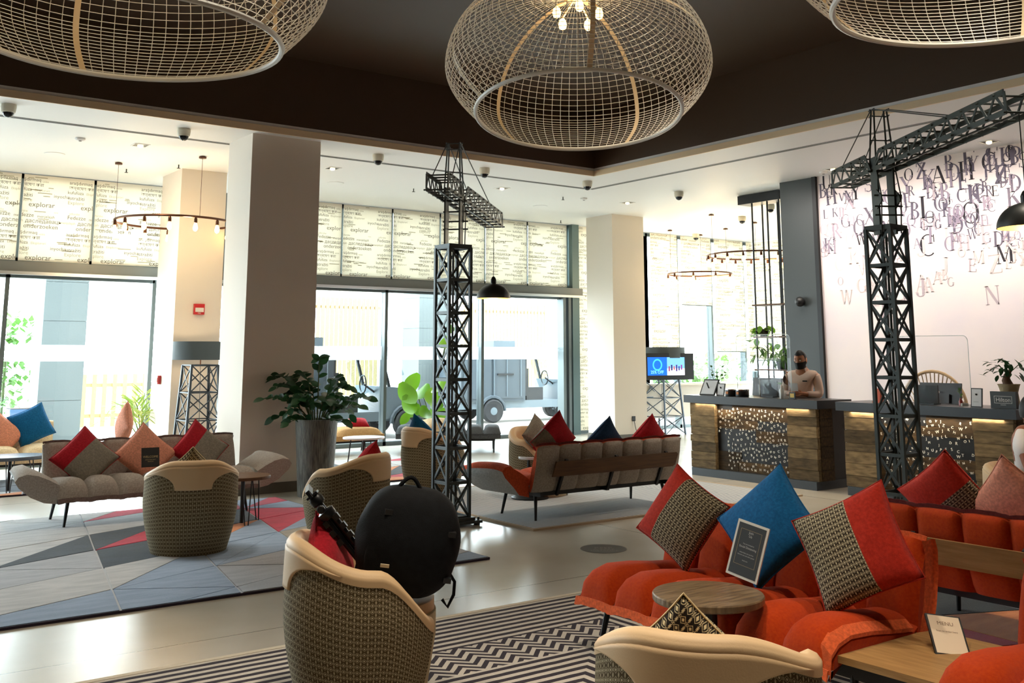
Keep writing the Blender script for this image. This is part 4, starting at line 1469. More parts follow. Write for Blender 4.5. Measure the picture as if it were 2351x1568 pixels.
# cream sofa at the far left window, plain tufted
def plain_sofa(label, x, y, rz, L, D, m, mleg, back, seats, name='tufted_sofa', cat='sofa', sh=.40):
    o = thing(name, label, cat, (x, y, 0), rz)
    w = L / seats
    def fn(u, v):
        a, s = (u * 2 - 1), (v * 2 - 1)
        k = ((1 - abs(a) ** 4) * (1 - abs(s) ** 4)) ** .5
        return (a * w / 2, s * D / 2, sh - .10 + .13 * k)
    me = MB().grid(fn, 10, 10).mesh('seat_cushion', m, 'all')
    for k in range(seats):
        ob('seat_cushion', me, o, ((k + .5) * w, D / 2, 0))
    MB().box(.01, L - .01, .01, D - .01, sh - .18, sh - .09).build('seat_base', m, o)
    if back:
        def fb(u, v):
            a, s = (u * 2 - 1), v * 2 * math.pi
            y_, z_ = math.cos(s), math.sin(s)
            e = abs(a) ** 10
            return (L / 2 + a * L / 2, D - .06 + .09 * math.copysign(abs(y_) ** .5, y_) * (1 - .3 * e), .52 + .20 * math.copysign(abs(z_) ** .35, z_) * (1 - .06 * e))
        b_ = MB().grid(fb, 24, 24, cv=True)
        b_.build('backrest', m, o, smooth='all')
    for xx in (.12, L - .12):
        for yy, sy in ((.08, -1), (D - .08, 1)):
            MB().tube([(xx, yy, sh - .17), (xx, yy + sy * .05, 0)], [.018, .011], 8).build('leg', mleg, o)
    MB().box(.1, L - .1, .06, D - .06, sh - .215, sh - .18).build('frame', M_BLACKM, o)
    return o
p = fl(0, 1040, .36)
plain_sofa('cream tufted sofa at the far left in front of the window', 1.33, 14.42, 0, 1.95, .78, M_BEIGEF, M_BLACKM, True, 4)
p = fl(880, 1000, .40)
plain_sofa('tan upholstered bench by the window behind the small white oval table', 6.62, 14.95, R(0), 1.75, .62, felt('tan_upholstery', (176, 138, 90)), M_BLACKM, False, 2, 'window_bench', 'bench')
p = fl(890, 1005, .40)
plain_sofa('dark grey channelled bench by the window beside the broad-leaved plant', 8.50, 14.85, R(-34), 1.75, .72, M_CHARF, M_BLACKM, False, 6, 'window_bench', 'bench')

# ================================================================== TABLES
def round_table(label, x, y, z, rx, ry, m, th=.035, hairpin=False, rz=0):
    o = thing('side_table', label, 'table', (x, y, 0), rz)
    prof = [(.98, -th), (1, -th * .8), (1, -.006), (.985, 0)]
    mb = MB().lathe([(a, b + z) for a, b in prof], 48)
    mb.v = [(a * rx, b * ry, c) for a, b, c in mb.v]
    mb.build('tabletop', m, o)
    if hairpin:
        for k in range(3):
            a = 2 * math.pi * k / 3 + .4
            c, s = math.cos(a) * rx * .62, math.sin(a) * ry * .62
            d = V((-s, c, 0)).normalized() * .045
            b = V((c, s, 0))
            MB().tube([b + d + V((0, 0, z - th)), b * 1.28 + d * .35 + V((0, 0, .012)), b * 1.28 - d * .35 + V((0, 0, .012)), b - d + V((0, 0, z - th))], .006, 6).build('hairpin_leg', M_BLACKM, o)
        MB().tube([(0, 0, 0.012), (0, 0, z - th)], .02, 10).build('stem', M_BLACKM, o)
        MB().lathe([(.13, 0), (.13, .012)], 24).build('foot', M_BLACKM, o)
    else:
        MB().tube([(0, 0, .02), (0, 0, z - th)], .04, 16).build('stem', M_BLACKM, o)
        MB().lathe([(.21, .0), (.21, .012), (.05, .03)], 32, (0, 0, .018)).build('foot', M_BLACKM, o)
    return o
p = fl(1625, 1361, .50)
round_table('round weathered wood side table on a black pedestal before the orange sofa', p.x, p.y, .50, .262, .262, M_TABLE)
M_WTOP = mat('glossy_white_top', (218, 220, 224), .22)
p = fl(835, 1003, .47)
round_table('small white topped table with black wire legs before the tan bench', p.x, p.y, .47, .30, .26, M_WTOP, .025, True)
p = fl(572, 1090, .46)
round_table('small table with black hairpin legs at the right end of the left taupe sofa', p.x - .06, p.y, .46, .26, .24, M_WALNUT, .03, True)
p = fl(45, 1045, .42)
round_table('low dark table with wire legs before the cream sofa', p.x - .1, p.y, .42, .42, .30, mat('slate_tabletop', (84, 92, 104), .25), .04, True)
p = fl(1216, 1048, .47)
round_table('small white topped table beside the facing tub armchair', p.x, p.y, .47, .13, .13, M_WTOP, .025, False)

# ================================================================== PILLOWS
def pillow(label, c, az, tilt, roll, size, mats, split=None, th=.085, group=None, squash=1.0):
    """c: centre; az: heading the front faces; tilt: leans back; roll: turn in its own plane; split: (axis, value)"""
    n = V((math.cos(az) * math.cos(tilt), math.sin(az) * math.cos(tilt), math.sin(tilt)))
    rt = V((-math.sin(az), math.cos(az), 0))
    up = n.cross(rt)
    e1 = rt * math.cos(roll) + up * math.sin(roll)
    e2 = n.cross(e1)
    M_ = Matrix(((e1.x, e2.x, n.x, c[0]), (e1.y, e2.y, n.y, c[1]), (e1.z, e2.z, n.z, c[2]), (0, 0, 0, 1)))
    o = thing('throw_pillow', label, 'pillow', M=M_, group=group)
    N = 22
    def surf(sgn):
        def fn(u, v):
            a, b = u * 2 - 1, v * 2 - 1
            k = max(0, (1 - a * a) * (1 - b * b))
            x = a * size / 2 * (1 - .075 * (1 - b * b) * abs(a) ** 2)
            y = b * size / 2 * (1 - .075 * (1 - a * a) * abs(b) ** 2) * squash
            wr = .006 * noise.noise((a * 3 + c[0], b * 3, sgn))
            return (x, y, sgn * (th * k ** .42 + wr * k))
        return fn
    def piece(name, m, keep):
        mb = MB()
        for sgn in (1, -1):
            g = MB().grid(surf(sgn), N, N, lambda u, v: (u * size, v * size))
            b = len(mb.v)
            for i, p in g.uv.items():
                mb.uv[i + b] = p
            used = [f for k, f in enumerate(g.f) if keep((k // N + .5) / N * 2 - 1, (k % N + .5) / N * 2 - 1)]
            mb.v += g.v
            mb.f += [tuple(i + b for i in (f if sgn > 0 else f[::-1])) for f in used]
            mb.m += [0] * len(used)
        c_ = mb.build(name, m, o, smooth='all')
        bm = bmesh.new()
        bm.from_mesh(c_.data)
        bmesh.ops.remove_doubles(bm, verts=bm.verts[:], dist=.0012)
        loose = [v for v in bm.verts if not v.link_faces]
        bmesh.ops.delete(bm, geom=loose, context='VERTS')
        bm.to_mesh(c_.data)
        bm.free()
        return c_
    if split:
        ax, val = split
        piece('plain_panel', mats[0], lambda a, b: (a if ax == 0 else b) > val)
        piece('second_panel', mats[1], lambda a, b: (a if ax == 0 else b) <= val)
    else:
        piece('cover', mats[0], lambda a, b: True)
    MB().tube([surf(1)(u, v) for u, v in [(k / 12, 0) for k in range(12)] + [(1, k / 12) for k in range(12)] + [(1 - k / 12, 1) for k in range(12)] + [(0, 1 - k / 12) for k in range(12)]], .004, 5, closed=True).build('seam_piping', mats[0], o)
    return o
def atXp(px, py, X, dx=0, dy=0, dz=0):
    p = atX(px, py, X)
    return (p.x + dx, p.y + dy, p.z + dz)
def atYp(px, py, Y):
    p = atY(px, py, Y)
    return (p.x, p.y, p.z)
GP = 'pillows stood on their corners'
DN = R(45)
# orange bench sofa (faces -x)
pillow('red and woven pillow at the left end of the long orange sofa', atXp(1565, 1188, 4.27), R(190), R(20), R(62), .44, [M_ORED, M_WEAVEP], (1, .33), group=GP)
pillow('petrol blue pillow on the orange sofa behind the framed menu card', atXp(1765, 1208, 4.30), R(185), R(22), DN, .47, [M_BLUE], group=GP)
pillow('red and woven pillow at the right end of the long orange sofa', atXp(1962, 1258, 4.22), R(192), R(24), R(30), .49, [M_ORED, M_WEAVEP], (0, .22), group=GP)
# orange sofa from behind (pillows face +x, we see their backs over the rail)
pillow('orange red and woven pillow peeking over the orange sofa shown from behind', atXp(2180, 1150, 5.78), R(5), R(18), R(52), .46, [M_ORED, M_WEAVEP], (0, .05), group=GP)
pillow('salmon pillow at the right edge on the orange sofa shown from behind', atXp(2338, 1170, 5.80), R(5), R(18), R(40), .46, [M_SALMON], group=GP)
# left taupe sofa (faces -y)
pillow('crimson and grey pillow at the left end of the left taupe sofa', atYp(195, 1052, 10.68), R(-92), R(24), R(44), .47, [M_RED, M_GREYW], (1, .30), group=GP)
pillow('salmon pillow in the middle of the left taupe sofa behind the dark menu card', atYp(333, 1042, 10.72), R(-90), R(22), DN, .47, [M_SALMON], group=GP)
pillow('crimson and grey pillow at the right end of the left taupe sofa', atYp(458, 1030, 10.74), R(-88), R(22), R(48), .46, [M_RED, M_GREYW], (1, .30), group=GP)
pillow('small grey woven pillow peeking above the armchair before the left taupe sofa', (2.98, 8.62, .62), R(75), R(25), DN, .36, [M_WEAVEP], group=GP)
# taupe sofa from behind (pillows face +y)
pillow('grey and crimson pillow leaning at the left end of the taupe sofa shown from behind', atYp(1270, 1010, 8.06), R(95), R(18), R(44), .44, [M_RED, M_GREYW], (1, -.05), group=GP)
pillow('navy pillow in the middle of the taupe sofa shown from behind', atYp(1386, 1018, 8.06), R(92), R(18), DN, .42, [M_NAVY], group=GP)
pillow('crimson and grey pillow at the right end of the taupe sofa shown from behind', atYp(1487, 1010, 8.06), R(90), R(18), R(42), .42, [M_RED, M_GREYW], (0, -.35), group=GP)
pillow('grey and crimson pillow inside the facing tub armchair', tuple(fl(1237, 1006, .66)), R(-75), R(20), R(35), .42, [M_GREYW, M_RED], (1, .1), group=GP)
pillow('blue and white pillow inside the armchair behind the near crane', tuple(atD(966, 996, 12.05)), R(10), R(25), DN, .38, [M_BLUE], group=GP)
pillow('dark red pillow tip showing above the armchair behind the backpack', tuple(atD(846, 1062, (V((4.22, 8.2, 0)) - EYEP).dot(_fw) + .1)), R(120), R(25), R(38), .30, [M_RED], group=GP)
pillow('cherry red pillow wedged beside the backpack', (FGL.x - .12, FGL.y + .12, .60), R(-45), R(20), R(40), .38, [M_RED], group=GP)
pillow('black and cream lozenge pillow in the armchair at the bottom edge', (FGR.x - .02, FGR.y + .06, .565), R(34), R(20), R(46), .39, [M_WEAVEB], group=GP)
# window seats and far left sofa
pillow('petrol blue pillow on the cream sofa far left', atYp(72, 976, 14.88), R(-95), R(15), R(25), .46, [M_BLUE], group=GP)
pillow('salmon pillow at the left edge on the cream sofa', atYp(2, 1000, 14.85), R(-90), R(18), R(50), .44, [M_SALMON], group=GP)
pillow('salmon pillow standing sideways by the palm behind the left taupe sofa', atYp(284, 978, 12.6), R(-182), R(6), R(45), .42, [M_SALMON], group=GP)
pillow('cherry red and grey bolster pillow lying on the tan window bench', atYp(818, 973, 15.24), R(-100), R(62), R(2), .40, [M_RED, M_GREYW], (0, -.6), group='pillows lying on the window benches', squash=.62)
pillow('cream pillow lying on the dark window bench behind the crane', tuple(fl(1000, 975, .48)), R(-110), R(60), R(5), .42, [M_BEIGEF], group='pillows lying on the window benches', squash=.7)
# ================================================================== RECEPTION DESKS
XD = 10.29
desk_letters = text_meshes(list('ABCDEFGHIJKLMNOPQRSTUVWXYZ'))
letter_me = {}
for ch, (vs, fs, wd) in desk_letters.items():
    mb = MB()
    n = len(vs)
    k = 1.0
    mb.add([(0, -(v[0] - wd / 2), v[1] - .35) for v in vs], fs)
    mb.add([(-.12, -(v[0] - wd / 2), v[1] - .35) for v in vs], [f[::-1] for f in fs])
    cnt = {}
    for f in fs:
        for i in range(len(f)):
            e = (f[i], f[(i + 1) % len(f)])
            cnt[frozenset(e)] = None if frozenset(e) in cnt else e
    for e in cnt.values():
        if e:
            mb.f.append((e[0], e[1], n + e[1], n + e[0])); mb.m.append(0)
    letter_me[ch] = mb.mesh('letter', M_LETTER)
def desk(label, y0, y1, pl0, pr1, nlet, seed, ragged):
    """front face at x=XD; runs from y1 (left in view) down to y0; piers of width pl0 / pr1 each side of a lettered recess"""
    o = thing('reception_desk', label, 'desk', (0, 0, 0), 0, 'reception desks')
    g = random.Random(seed)
    H = .955
    MB().box(XD - .03, XD + .62, y0 + .02, y1 - .02, 0, .10).build('plinth', M_PLINTH, o)
    MB().box(XD + .06, XD + .60, y0 + .04, y1 - .04, .10, H).build('carcass', M_BLACKM, o)
    ct = MB().box(XD - .06, XD + .62, y0 - .06, y1 + .07, H, 1.055)
    ct.build('countertop', M_STONEC, o)
    MB().box(XD + .62, XD + 1.05, y0, y1, .72, .75).build('work_surface', M_WALNUT, o)
    def course(ya, yb, x, m, dz0, ends):
        z = .10
        while z < H - .02:
            h = min(g.uniform(.09, .15), H - z)
            if H - z - h < .04:
                h = H - z
            cuts = [ya, yb]
            if yb - ya > .9:
                cuts = sorted([ya, yb, g.uniform(ya + .25, yb - .25)])
            for a, b_ in zip(cuts, cuts[1:]):
                d = g.uniform(0, .022)
                MB().box(x - d, x + .05, a + .0015, b_ - .0015, z + .002, z + h - .002).build('timber_board', m, o)
            z += h
    yl, yr = y1 - pl0, y0 + pr1
    course(yl, y1, XD, M_RECL, 0, 1)
    course(y0, yr, XD, M_RECL, 0, 1)
    course(yr, yl, XD + .07, M_RECLD, 0, 0)
    # end face towards the gap
    z = .10
    while z < H - .02:
        h = min(g.uniform(.08, .14), H - z)
        MB().box(XD + .06, XD + .30, y0 - .004, y0 + .03, z + .002, z + h - .002).build('timber_board', M_RECLD, o)
        z += h
    # white letters scattered over the recess
    rows = 13
    cnt = 0
    pts = []
    k = 0
    while cnt < nlet and k < 6000:
        k += 1
        y = g.uniform(yr + .03, yl - .05)
        z = g.uniform(.14, H - .05)
        if ragged(y, z, yl, yr, g):
            continue
        if any((y - a) ** 2 + (z - b_) ** 2 < .046 ** 2 for a, b_ in pts):
            continue
        pts.append((y, z))
        cnt += 1
        s = g.uniform(.034, .044)
        ob('letter', letter_me[g.choice(AL)], o, M=Matrix.Translation((XD + .022, y, z)) @ Matrix.Rotation(g.gauss(0, .22), 4, 'X') @ Matrix.Scale(s, 4))
    light('counter_strip', 'AREA', (XD - .01, (y0 + y1) / 2, H - .012), 9, WARM, .05, (y1 - y0) * .9, (0, R(12), 0))
    return o
D1 = desk('left reception desk clad in reclaimed timber, where the receptionist stands', 7.83, 9.90, .44, .44, 215, 3, lambda y, z, l, r, g: z < .58 and y > l - .20)
D2 = desk('right reception desk clad in reclaimed timber, behind the dark green crane', 5.42, 7.44, .42, .44, 170, 5, lambda y, z, l, r, g: (z < .45 and g.random() < .35) or (abs(z - .66) < .03 and g.random() < .7))

# ---- things on the desks
ZT = 1.055
def on1(px, dx=.12):
    p = atX(px, 915, XD + dx)
    return p.x, p.y
def frame_stand(label, px, w, h, dx, lean, paper, border=.014, face=R(180), cat='sign', name='framed_notice', turn=0.0, z=ZT, extra=None):
    x, y = on1(px, dx)
    o = thing(name, label, cat, (x, y, z), face + turn)
    rot = Matrix.Rotation(-lean, 4, 'Y')
    f = ob('frame', MB().box(-.012, 0, -w / 2, w / 2, 0, h).mesh('frame', M_BLACK), o, M=rot)
    ob('paper', MB().box(0, .0015, -w / 2 + border, w / 2 - border, border, h - border).mesh('paper', paper), o, M=rot)
    ob('easel_leg', MB().bar((-.01, 0, h * .7), (-.01 - h * .35, 0, .004), .02, .006).mesh('easel_leg', M_BLACK), o)
    if extra:
        extra(o, rot, w, h)
    return o
M_PAPER = mat('white_paper', (222, 222, 222), .6)
M_INKD = mat('dark_print', (60, 58, 58), .7)
M_CREAMP = mat('cream_paper', (232, 214, 186), .6)
def printed(o, rot, lines, m=M_INKD, x=.0022, par_name='printed_text'):
    """flat text: (string, y centre, z, size)"""
    bm = MB()
    meshes = text_meshes([l[0] for l in lines])
    for s, yc, z, sz in lines:
        vs, fs, wd = meshes[s]
        bm.add([(x, yc + (v[0] - wd / 2) * sz, z + v[1] * sz) for v in vs], fs)
    c = ob(par_name, bm.mesh(par_name, m), o, M=rot)
    return c
frame_stand('tilted A4 notice in a black frame at the left end of the left desk', 1622, .27, .24, .10, R(28), M_PAPER, .018)
frame_stand('small upright notice in a black frame beside the tilted A4 notice', 1653, .13, .165, .14, R(12), M_PAPER, .012)
# vase with twigs
x, y = on1(1650, .30)
o = thing('twig_vase', 'small brown vase with green sprigs behind the left desk notices', 'vase', (x, y, ZT))
MB().lathe([(.03, 0), (.045, .04), (.04, .09), (.02, .13), (.024, .15)], 20).build('vase', mat('brown_glaze', (92, 66, 44), .35), o, smooth=True)
for k in range(7):
    a = k * .9
    t_ = V((.10 * math.cos(a), .10 * math.sin(a), .20 + .04 * (k % 3)))
    st_ = MB().tube([(0, 0, .14), t_ * .5 + V((0, 0, .10)), t_ + V((0, 0, .08))], .003, 5).build('stem', M_STEM, o)
    for q in range(3):
        l = MB(); fnm = leaf_mesh(.06, .03)
        ob('leaf', fnm.mesh('leaf', M_LEAFM), st_, M=Matrix.Translation(t_ * (.6 + .2 * q) + V((0, 0, .09))) @ Matrix.Rotation(a + q, 4, 'Z') @ Matrix.Rotation(R(-40), 4, 'Y'))
# round dispensers
for k, px in enumerate((1680, 1704)):
    x, y = on1(px, .16)
    o = thing('lidded_tin', ['black round tin with a metal rim on the left desk, beside the clear screen', 'black round tin with a metal rim on the left desk, beside the monitor'][k], 'tin', (x, y, ZT), 0, 'black round tins')
    MB().lathe([(.085, 0), (.088, .01), (.088, .075), (.084, .08)], 28).build('body', M_BLACK, o, smooth=True)
    MB().lathe([(.090, .078), (.090, .092), (.07, .096), (.0, .097)], 28).build('lid', M_CHROME, o, smooth=True)
    MB().box(-.095, -.088, -.02, .02, .03, .06).build('badge', M_BRASS, o)
M_SCREENB = mat('monitor_back', (44, 48, 54), .3)
def monitor(px, label, w=.50, h=.30, dx=.50, z=.99, rz=0):
    x, y = on1(px, dx)
    o = thing('monitor', label, 'monitor', (x, y, 0), rz, 'monitors on the desks')
    zz = z
    rot = Matrix.Translation((0, 0, zz)) @ Matrix.Rotation(R(8), 4, 'Y')
    ob('panel', MB().box(0, .02, -w / 2, w / 2, 0, h).mesh('panel', M_SCREENB), o, M=rot)
    ob('screen', MB().box(.02, .022, -w / 2 + .01, w / 2 - .01, .01, h - .01).mesh('screen', M_BLACK), o, M=rot)
    ob('rear_bulge', MB().box(-.03, 0, -.13, .13, .05, .22).mesh('rear_bulge', M_SCREENB), o, M=rot)
    ob('emblem', MB().lathe([(.028, 0), (.028, .002)], 20).mesh('emblem', M_WHITE), o, M=rot @ Matrix.Translation((-.031, 0, .24 if h > .27 else .2)) @ Matrix.Rotation(R(-90), 4, 'Y') @ Matrix.Scale(.5, 4))
    MB().bar((0, 0, .755), (0, 0, zz + .1), .06, .02).build('stand', M_BLACK, o)
    MB().box(-.09, .10, -.12, .12, .75, .762).build('foot', M_BLACK, o)
    return o
monitor(1762, 'monitor seen from behind in front of the receptionist', .56, .36, .78, .93)
monitor(2155, 'monitor seen from behind on the right desk', .52, .35, .78, .93)
def pos(px, label):
    x, y = on1(px, .30)
    o = thing('payment_screen', label, 'screen', (x, y, ZT), 0, 'small dark screens in clear shields')
    MB().box(-.01, .01, -.12, .12, .012, .21).build('screen', M_BLACK, o)
    MB().box(-.07, .07, -.10, .10, 0, .012).build('foot', M_BLACK, o)
    MB().box(-.03, -.026, -.14, .14, .0, .225).build('clear_shield', M_ACRYL, o)
    MB().box(-.035, -.022, .137, .143, 0, .225).build('shield_edge', M_WHITE, o)
pos(1768, 'black screen behind a clear shield on the left desk')
pos(2132, 'black screen behind a clear shield on the right desk')
x, y = on1(1795, .10)
o = thing('sanitizer_bottle', 'clear pump bottle of hand sanitizer on the left desk', 'bottle', (x, y, ZT))
MB().lathe([(.028, 0), (.03, .01), (.03, .11), (.012, .135), (.012, .145)], 20).build('body', mat('clear_gel', (214, 222, 222), .15), o, smooth=True)
MB().lathe([(.014, .145), (.014, .16), (.005, .165), (.005, .185)], 12).build('pump', M_WHITE, o)
MB().bar((0, 0, .187), (-.01, .045, .187), .012).build('nozzle', mat('pale_green_plastic', (150, 196, 160), .4), o)
x, y = on1(1819, .06)
o = thing('card_stand', 'small dark stand with a gold card beside the hand sanitizer', 'sign', (x, y, ZT), R(180))
MB().box(-.006, .006, -.045, .045, 0, .085).build('plate', M_BLACK, o)
MB().box(.006, .0075, -.03, .03, .02, .07).build('gold_print', mat('gold_print', (222, 190, 90), .5), o)
MB().box(-.03, .03, -.045, .045, 0, .006).build('foot', M_BLACK, o)
# acrylic sneeze screens
def sneeze(label, ya, yb, top, dx):
    o = thing('sneeze_screen', label, 'screen', (XD + dx, (ya + yb) / 2, ZT), 0, 'clear acrylic counter screens')
    w, h, r = abs(yb - ya), top - ZT, .06
    pts = [(-w / 2, 0), (w / 2, 0)]
    for cx, a0 in ((w / 2 - r, 0), (-w / 2 + r, 90)):
        for k in range(6):
            a = R(a0 + 18 * k)
            pts.append((cx + r * math.cos(a), h - r + r * math.sin(a)))
    n = len(pts)
    mb = MB().add([(-.002, a, b) for a, b in pts] + [(.002, a, b) for a, b in pts], [tuple(range(n))[::-1], tuple(range(n, 2 * n))])
    mb.build('sheet', M_ACRYL, o)
    e = MB()
    e.tube([(0, a, b) for a, b in pts[1:]] + [(0, pts[0][0], pts[0][1])], .0035, 5)
    e.build('polished_edge', clothlight('acrylic_edge', (235, 245, 245), .6, .2), o)
    for s in (-1, 1):
        MB().box(-.06, .06, s * w * .4 - .01, s * w * .4 + .01, 0, .03).build('foot', M_WHITE, o)
a, b_ = atX(1813, 800, XD + .2), atX(1690, 800, XD + .2)
sneeze('clear rounded acrylic screen standing on the left desk before the receptionist', a.y, b_.y, atX(1806, 767, XD + .2).z, .2)
a, b_ = atX(2222, 800, XD + .25), atX(2060, 800, XD + .25)
sneeze('clear acrylic screen standing on the right desk', a.y, b_.y, atX(2222, 770, XD + .25).z, .25)
def qr_blank(o, rot, w, h):
    printed(o, rot, [('WELCOME', 0, h * .76, .016), ('please scan here', 0, h * .60, .009)])
frame_stand('white card in a black frame on the right desk beside the dark brand sign', 2240, .125, .20, .10, R(8), M_PAPER, .010, extra=lambda o, rot, w, h: MB().box(.0016, .0022, -.028, .028, .055, .057).build('printed_rule', M_INKD, o))
x, y = on1(2302, .12)
o = thing('brand_sign', 'dark block sign reading Hilton at the right end of the right desk', 'sign', (x, y, ZT), R(180))
MB().box(-.05, 0, -.135, .135, 0, .17).build('block', mat('charcoal_sign', (54, 58, 58), .5), o)
fr = MB()
for q in ((-.095, .095, .120, .124), (-.095, .095, .050, .054), (-.095, -.091, .050, .124), (.091, .095, .050, .124)):
    fr.box(0, .0015, q[0], q[1], q[2], q[3])
fr.build('printed_frame', M_WHITE, o)
printed(o, Matrix(), [('Hilton', 0, .066, .062), ('HONORS', 0, .030, .014)], M_WHITE)
# money plant bonsai
def leafy(o, name, me, spots):
    for M_ in spots:
        ob(name, me, o, M=M_)
x, y = on1(2318, .42)
o = thing('bonsai_plant', 'bonsai with glossy leaves in a textured pot behind the brand sign', 'plant', (x, y, ZT))
MB().lathe([(.095, 0), (.10, .02), (.085, .15), (.105, .225), (.115, .24), (.10, .24)], 28).build('pot', mat('cream_stone_pot', (188, 168, 132), .8, bump=(60, .6)), o, smooth=True)
MB().lathe([(.0, .225), (.10, .225)], 20, caps=False).build('soil', M_SOIL, o)
tr = MB().tube([(0, 0, .22), (.01, .03, .28), (-.01, .01, .33), (.02, -.03, .40)], [.05, .045, .03, .015], 10).build('trunk', mat('bonsai_bark', (96, 66, 42), .8), o, smooth=True)
lm = leaf_mesh(.085, .046, .2).mesh('leaf', M_LEAF, 'all')
g = random.Random(21)
sp = []
for k in range(64):
    a = g.uniform(0, 6.28)
    r = g.uniform(.03, .17)
    c = V((r * math.cos(a), r * math.sin(a) * 1.3, g.uniform(.34, .52) - r * .25))
    sp.append(Matrix.Translation(c) @ Matrix.Rotation(a, 4, 'Z') @ Matrix.Rotation(g.uniform(-.6, .9), 4, 'Y'))
leafy(o, 'leaf', lm, sp)
for k in range(5):
    a = k * 1.3
    MB().tube([(0, 0, .34), (.09 * math.cos(a), .11 * math.sin(a), .44)], .005, 5).build('branch', M_STEM, o)
# small sprig bottle, orange cone
x, y = on1(2205, .22)
o = thing('sprig_bottle', 'small red bottle with a green sprig beside the right desk monitor', 'bottle', (x, y, ZT))
MB().lathe([(.02, 0), (.022, .05), (.01, .07), (.01, .085)], 14).build('body', mat('red_glass', (150, 50, 44), .3), o, smooth=True)
MB().tube([(0, 0, .08), (.01, .02, .2)], .003, 5).build('stem', M_STEM, o)
for k in range(4):
    ob('leaf', leaf_mesh(.05, .03).mesh('leaf', M_LEAFM), o, M=Matrix.Translation((0, 0, .10 + .03 * k)) @ Matrix.Rotation(k * 1.7, 4, 'Z') @ Matrix.Rotation(R(-50), 4, 'Y'))
x, y = on1(2016, .16)
o = thing('folded_card', 'salmon tent card on the right desk behind the dark green crane', 'sign', (x, y, ZT), R(180))
MB().add([(-.05, -.05, 0), (-.05, .05, 0), (0, .03, .16), (0, -.03, .16), (.05, -.05, 0), (.05, .05, 0)], [(0, 3, 2, 1), (3, 4, 5, 2)]).build('card', mat('salmon_card', (226, 112, 84), .6), o)
# round rattan backrest seen over the right desk
p = atX(2140, 862, 11.6)
o = thing('rattan_chair', 'round woven rattan chair back behind the right desk', 'chair', (p.x, p.y, 0))
M_RAT = mat('pale_rattan', (206, 172, 130), .7)
MB().tube([(0, .42 * math.cos(a), .98 + .42 * math.sin(a)) for a in [2 * math.pi * i / 32 for i in range(32)]], .02, 8, closed=True).build('back_rim', M_RAT, o, smooth=True)
for k in range(22):
    a = math.pi * (k + .5) / 22
    MB().tube([(0, 0, .62), (0, .42 * math.cos(a), .98 + .42 * math.sin(a))], .007, 5).build('back_spoke', M_RAT, o)
MB().lathe([(.36, .42), (.40, .44), (.40, .47), (.0, .49)], 28, (-.3, 0, 0)).build('seat', M_RAT, o)
for sx in (-.55, -.05):
    for sy in (-.25, .25):
        MB().tube([(sx, sy, 0), (sx, sy * .9, .44)], .016, 6).build('leg', M_RAT, o)

# ================================================================== HANGING GRID SHELF behind the receptionist
XS = 13.25
o = thing('hanging_shelf', 'black metal rod shelf hanging from the ceiling beside the charcoal pier', 'shelf', (XS, 10.75, 0))
MB().box(-.16, .16, -.26, .62, ZC - .16, ZC - .01).build('ceiling_rail', M_BLACKM, o)
for yy in (-.22, .02, .34):
    for xx in (-.13, .13):
        MB().bar((xx, yy, .95), (xx, yy, ZC - .05), .02).build('rod', M_BLACKM, o)
for z in (1.35, 1.88, 2.40):
    MB().box(-.15, .15, -.26, .40, z - .012, z + .012).build('tray', M_WALNUT, o)
g = random.Random(31)
def hanging_plant(label, x, y, z, n, drop, spread, m, seed, leaf=(.09, .06)):
    g = random.Random(seed)
    o = thing('trailing_plant', label, 'plant', (x, y, z))
    MB().lathe([(.06, 0), (.085, .12), (.075, .12)], 20).build('pot', mat('dark_pot', (50, 46, 42), .6), o, smooth=True)
    MB().lathe([(.0, .11), (.076, .11)], 16, caps=False).build('soil', M_SOIL, o)
    lm_ = leaf_mesh(leaf[0], leaf[1], .25).mesh('leaf', m, 'all')
    for k in range(n):
        a = g.uniform(0, 6.28)
        r = spread * g.uniform(.5, 1)
        dz = -drop * g.uniform(.3, 1) if drop else g.uniform(.05, .3)
        pts = [V((0, 0, .11)), V((r * .6 * math.cos(a), r * .6 * math.sin(a), .11 + abs(dz) * (.15 if drop else .7))), V((r * math.cos(a), r * math.sin(a), .11 + dz))]
        MB().tube(pts, .003, 4).build('stem', M_STEM, o)
        for q in range(6):
            t_ = q / 5
            c = pts[0].lerp(pts[1], min(1, t_ * 2)) if t_ < .5 else pts[1].lerp(pts[2], t_ * 2 - 1)
            ob('leaf', lm_, o, M=Matrix.Translation(c) @ Matrix.Rotation(g.uniform(0, 6.28), 4, 'Z') @ Matrix.Rotation(g.uniform(-.3, 1.0), 4, 'Y'))
hanging_plant('trailing vine on the middle tray of the hanging rod shelf', XS, 11.05, 1.892, 9, .50, .30, M_LEAFB, 4, (.13, .10))
hanging_plant('bushy fern on the lowest tray of the hanging rod shelf', XS, 10.72, 1.362, 26, 0, .50, M_LEAFM, 6, (.17, .05))
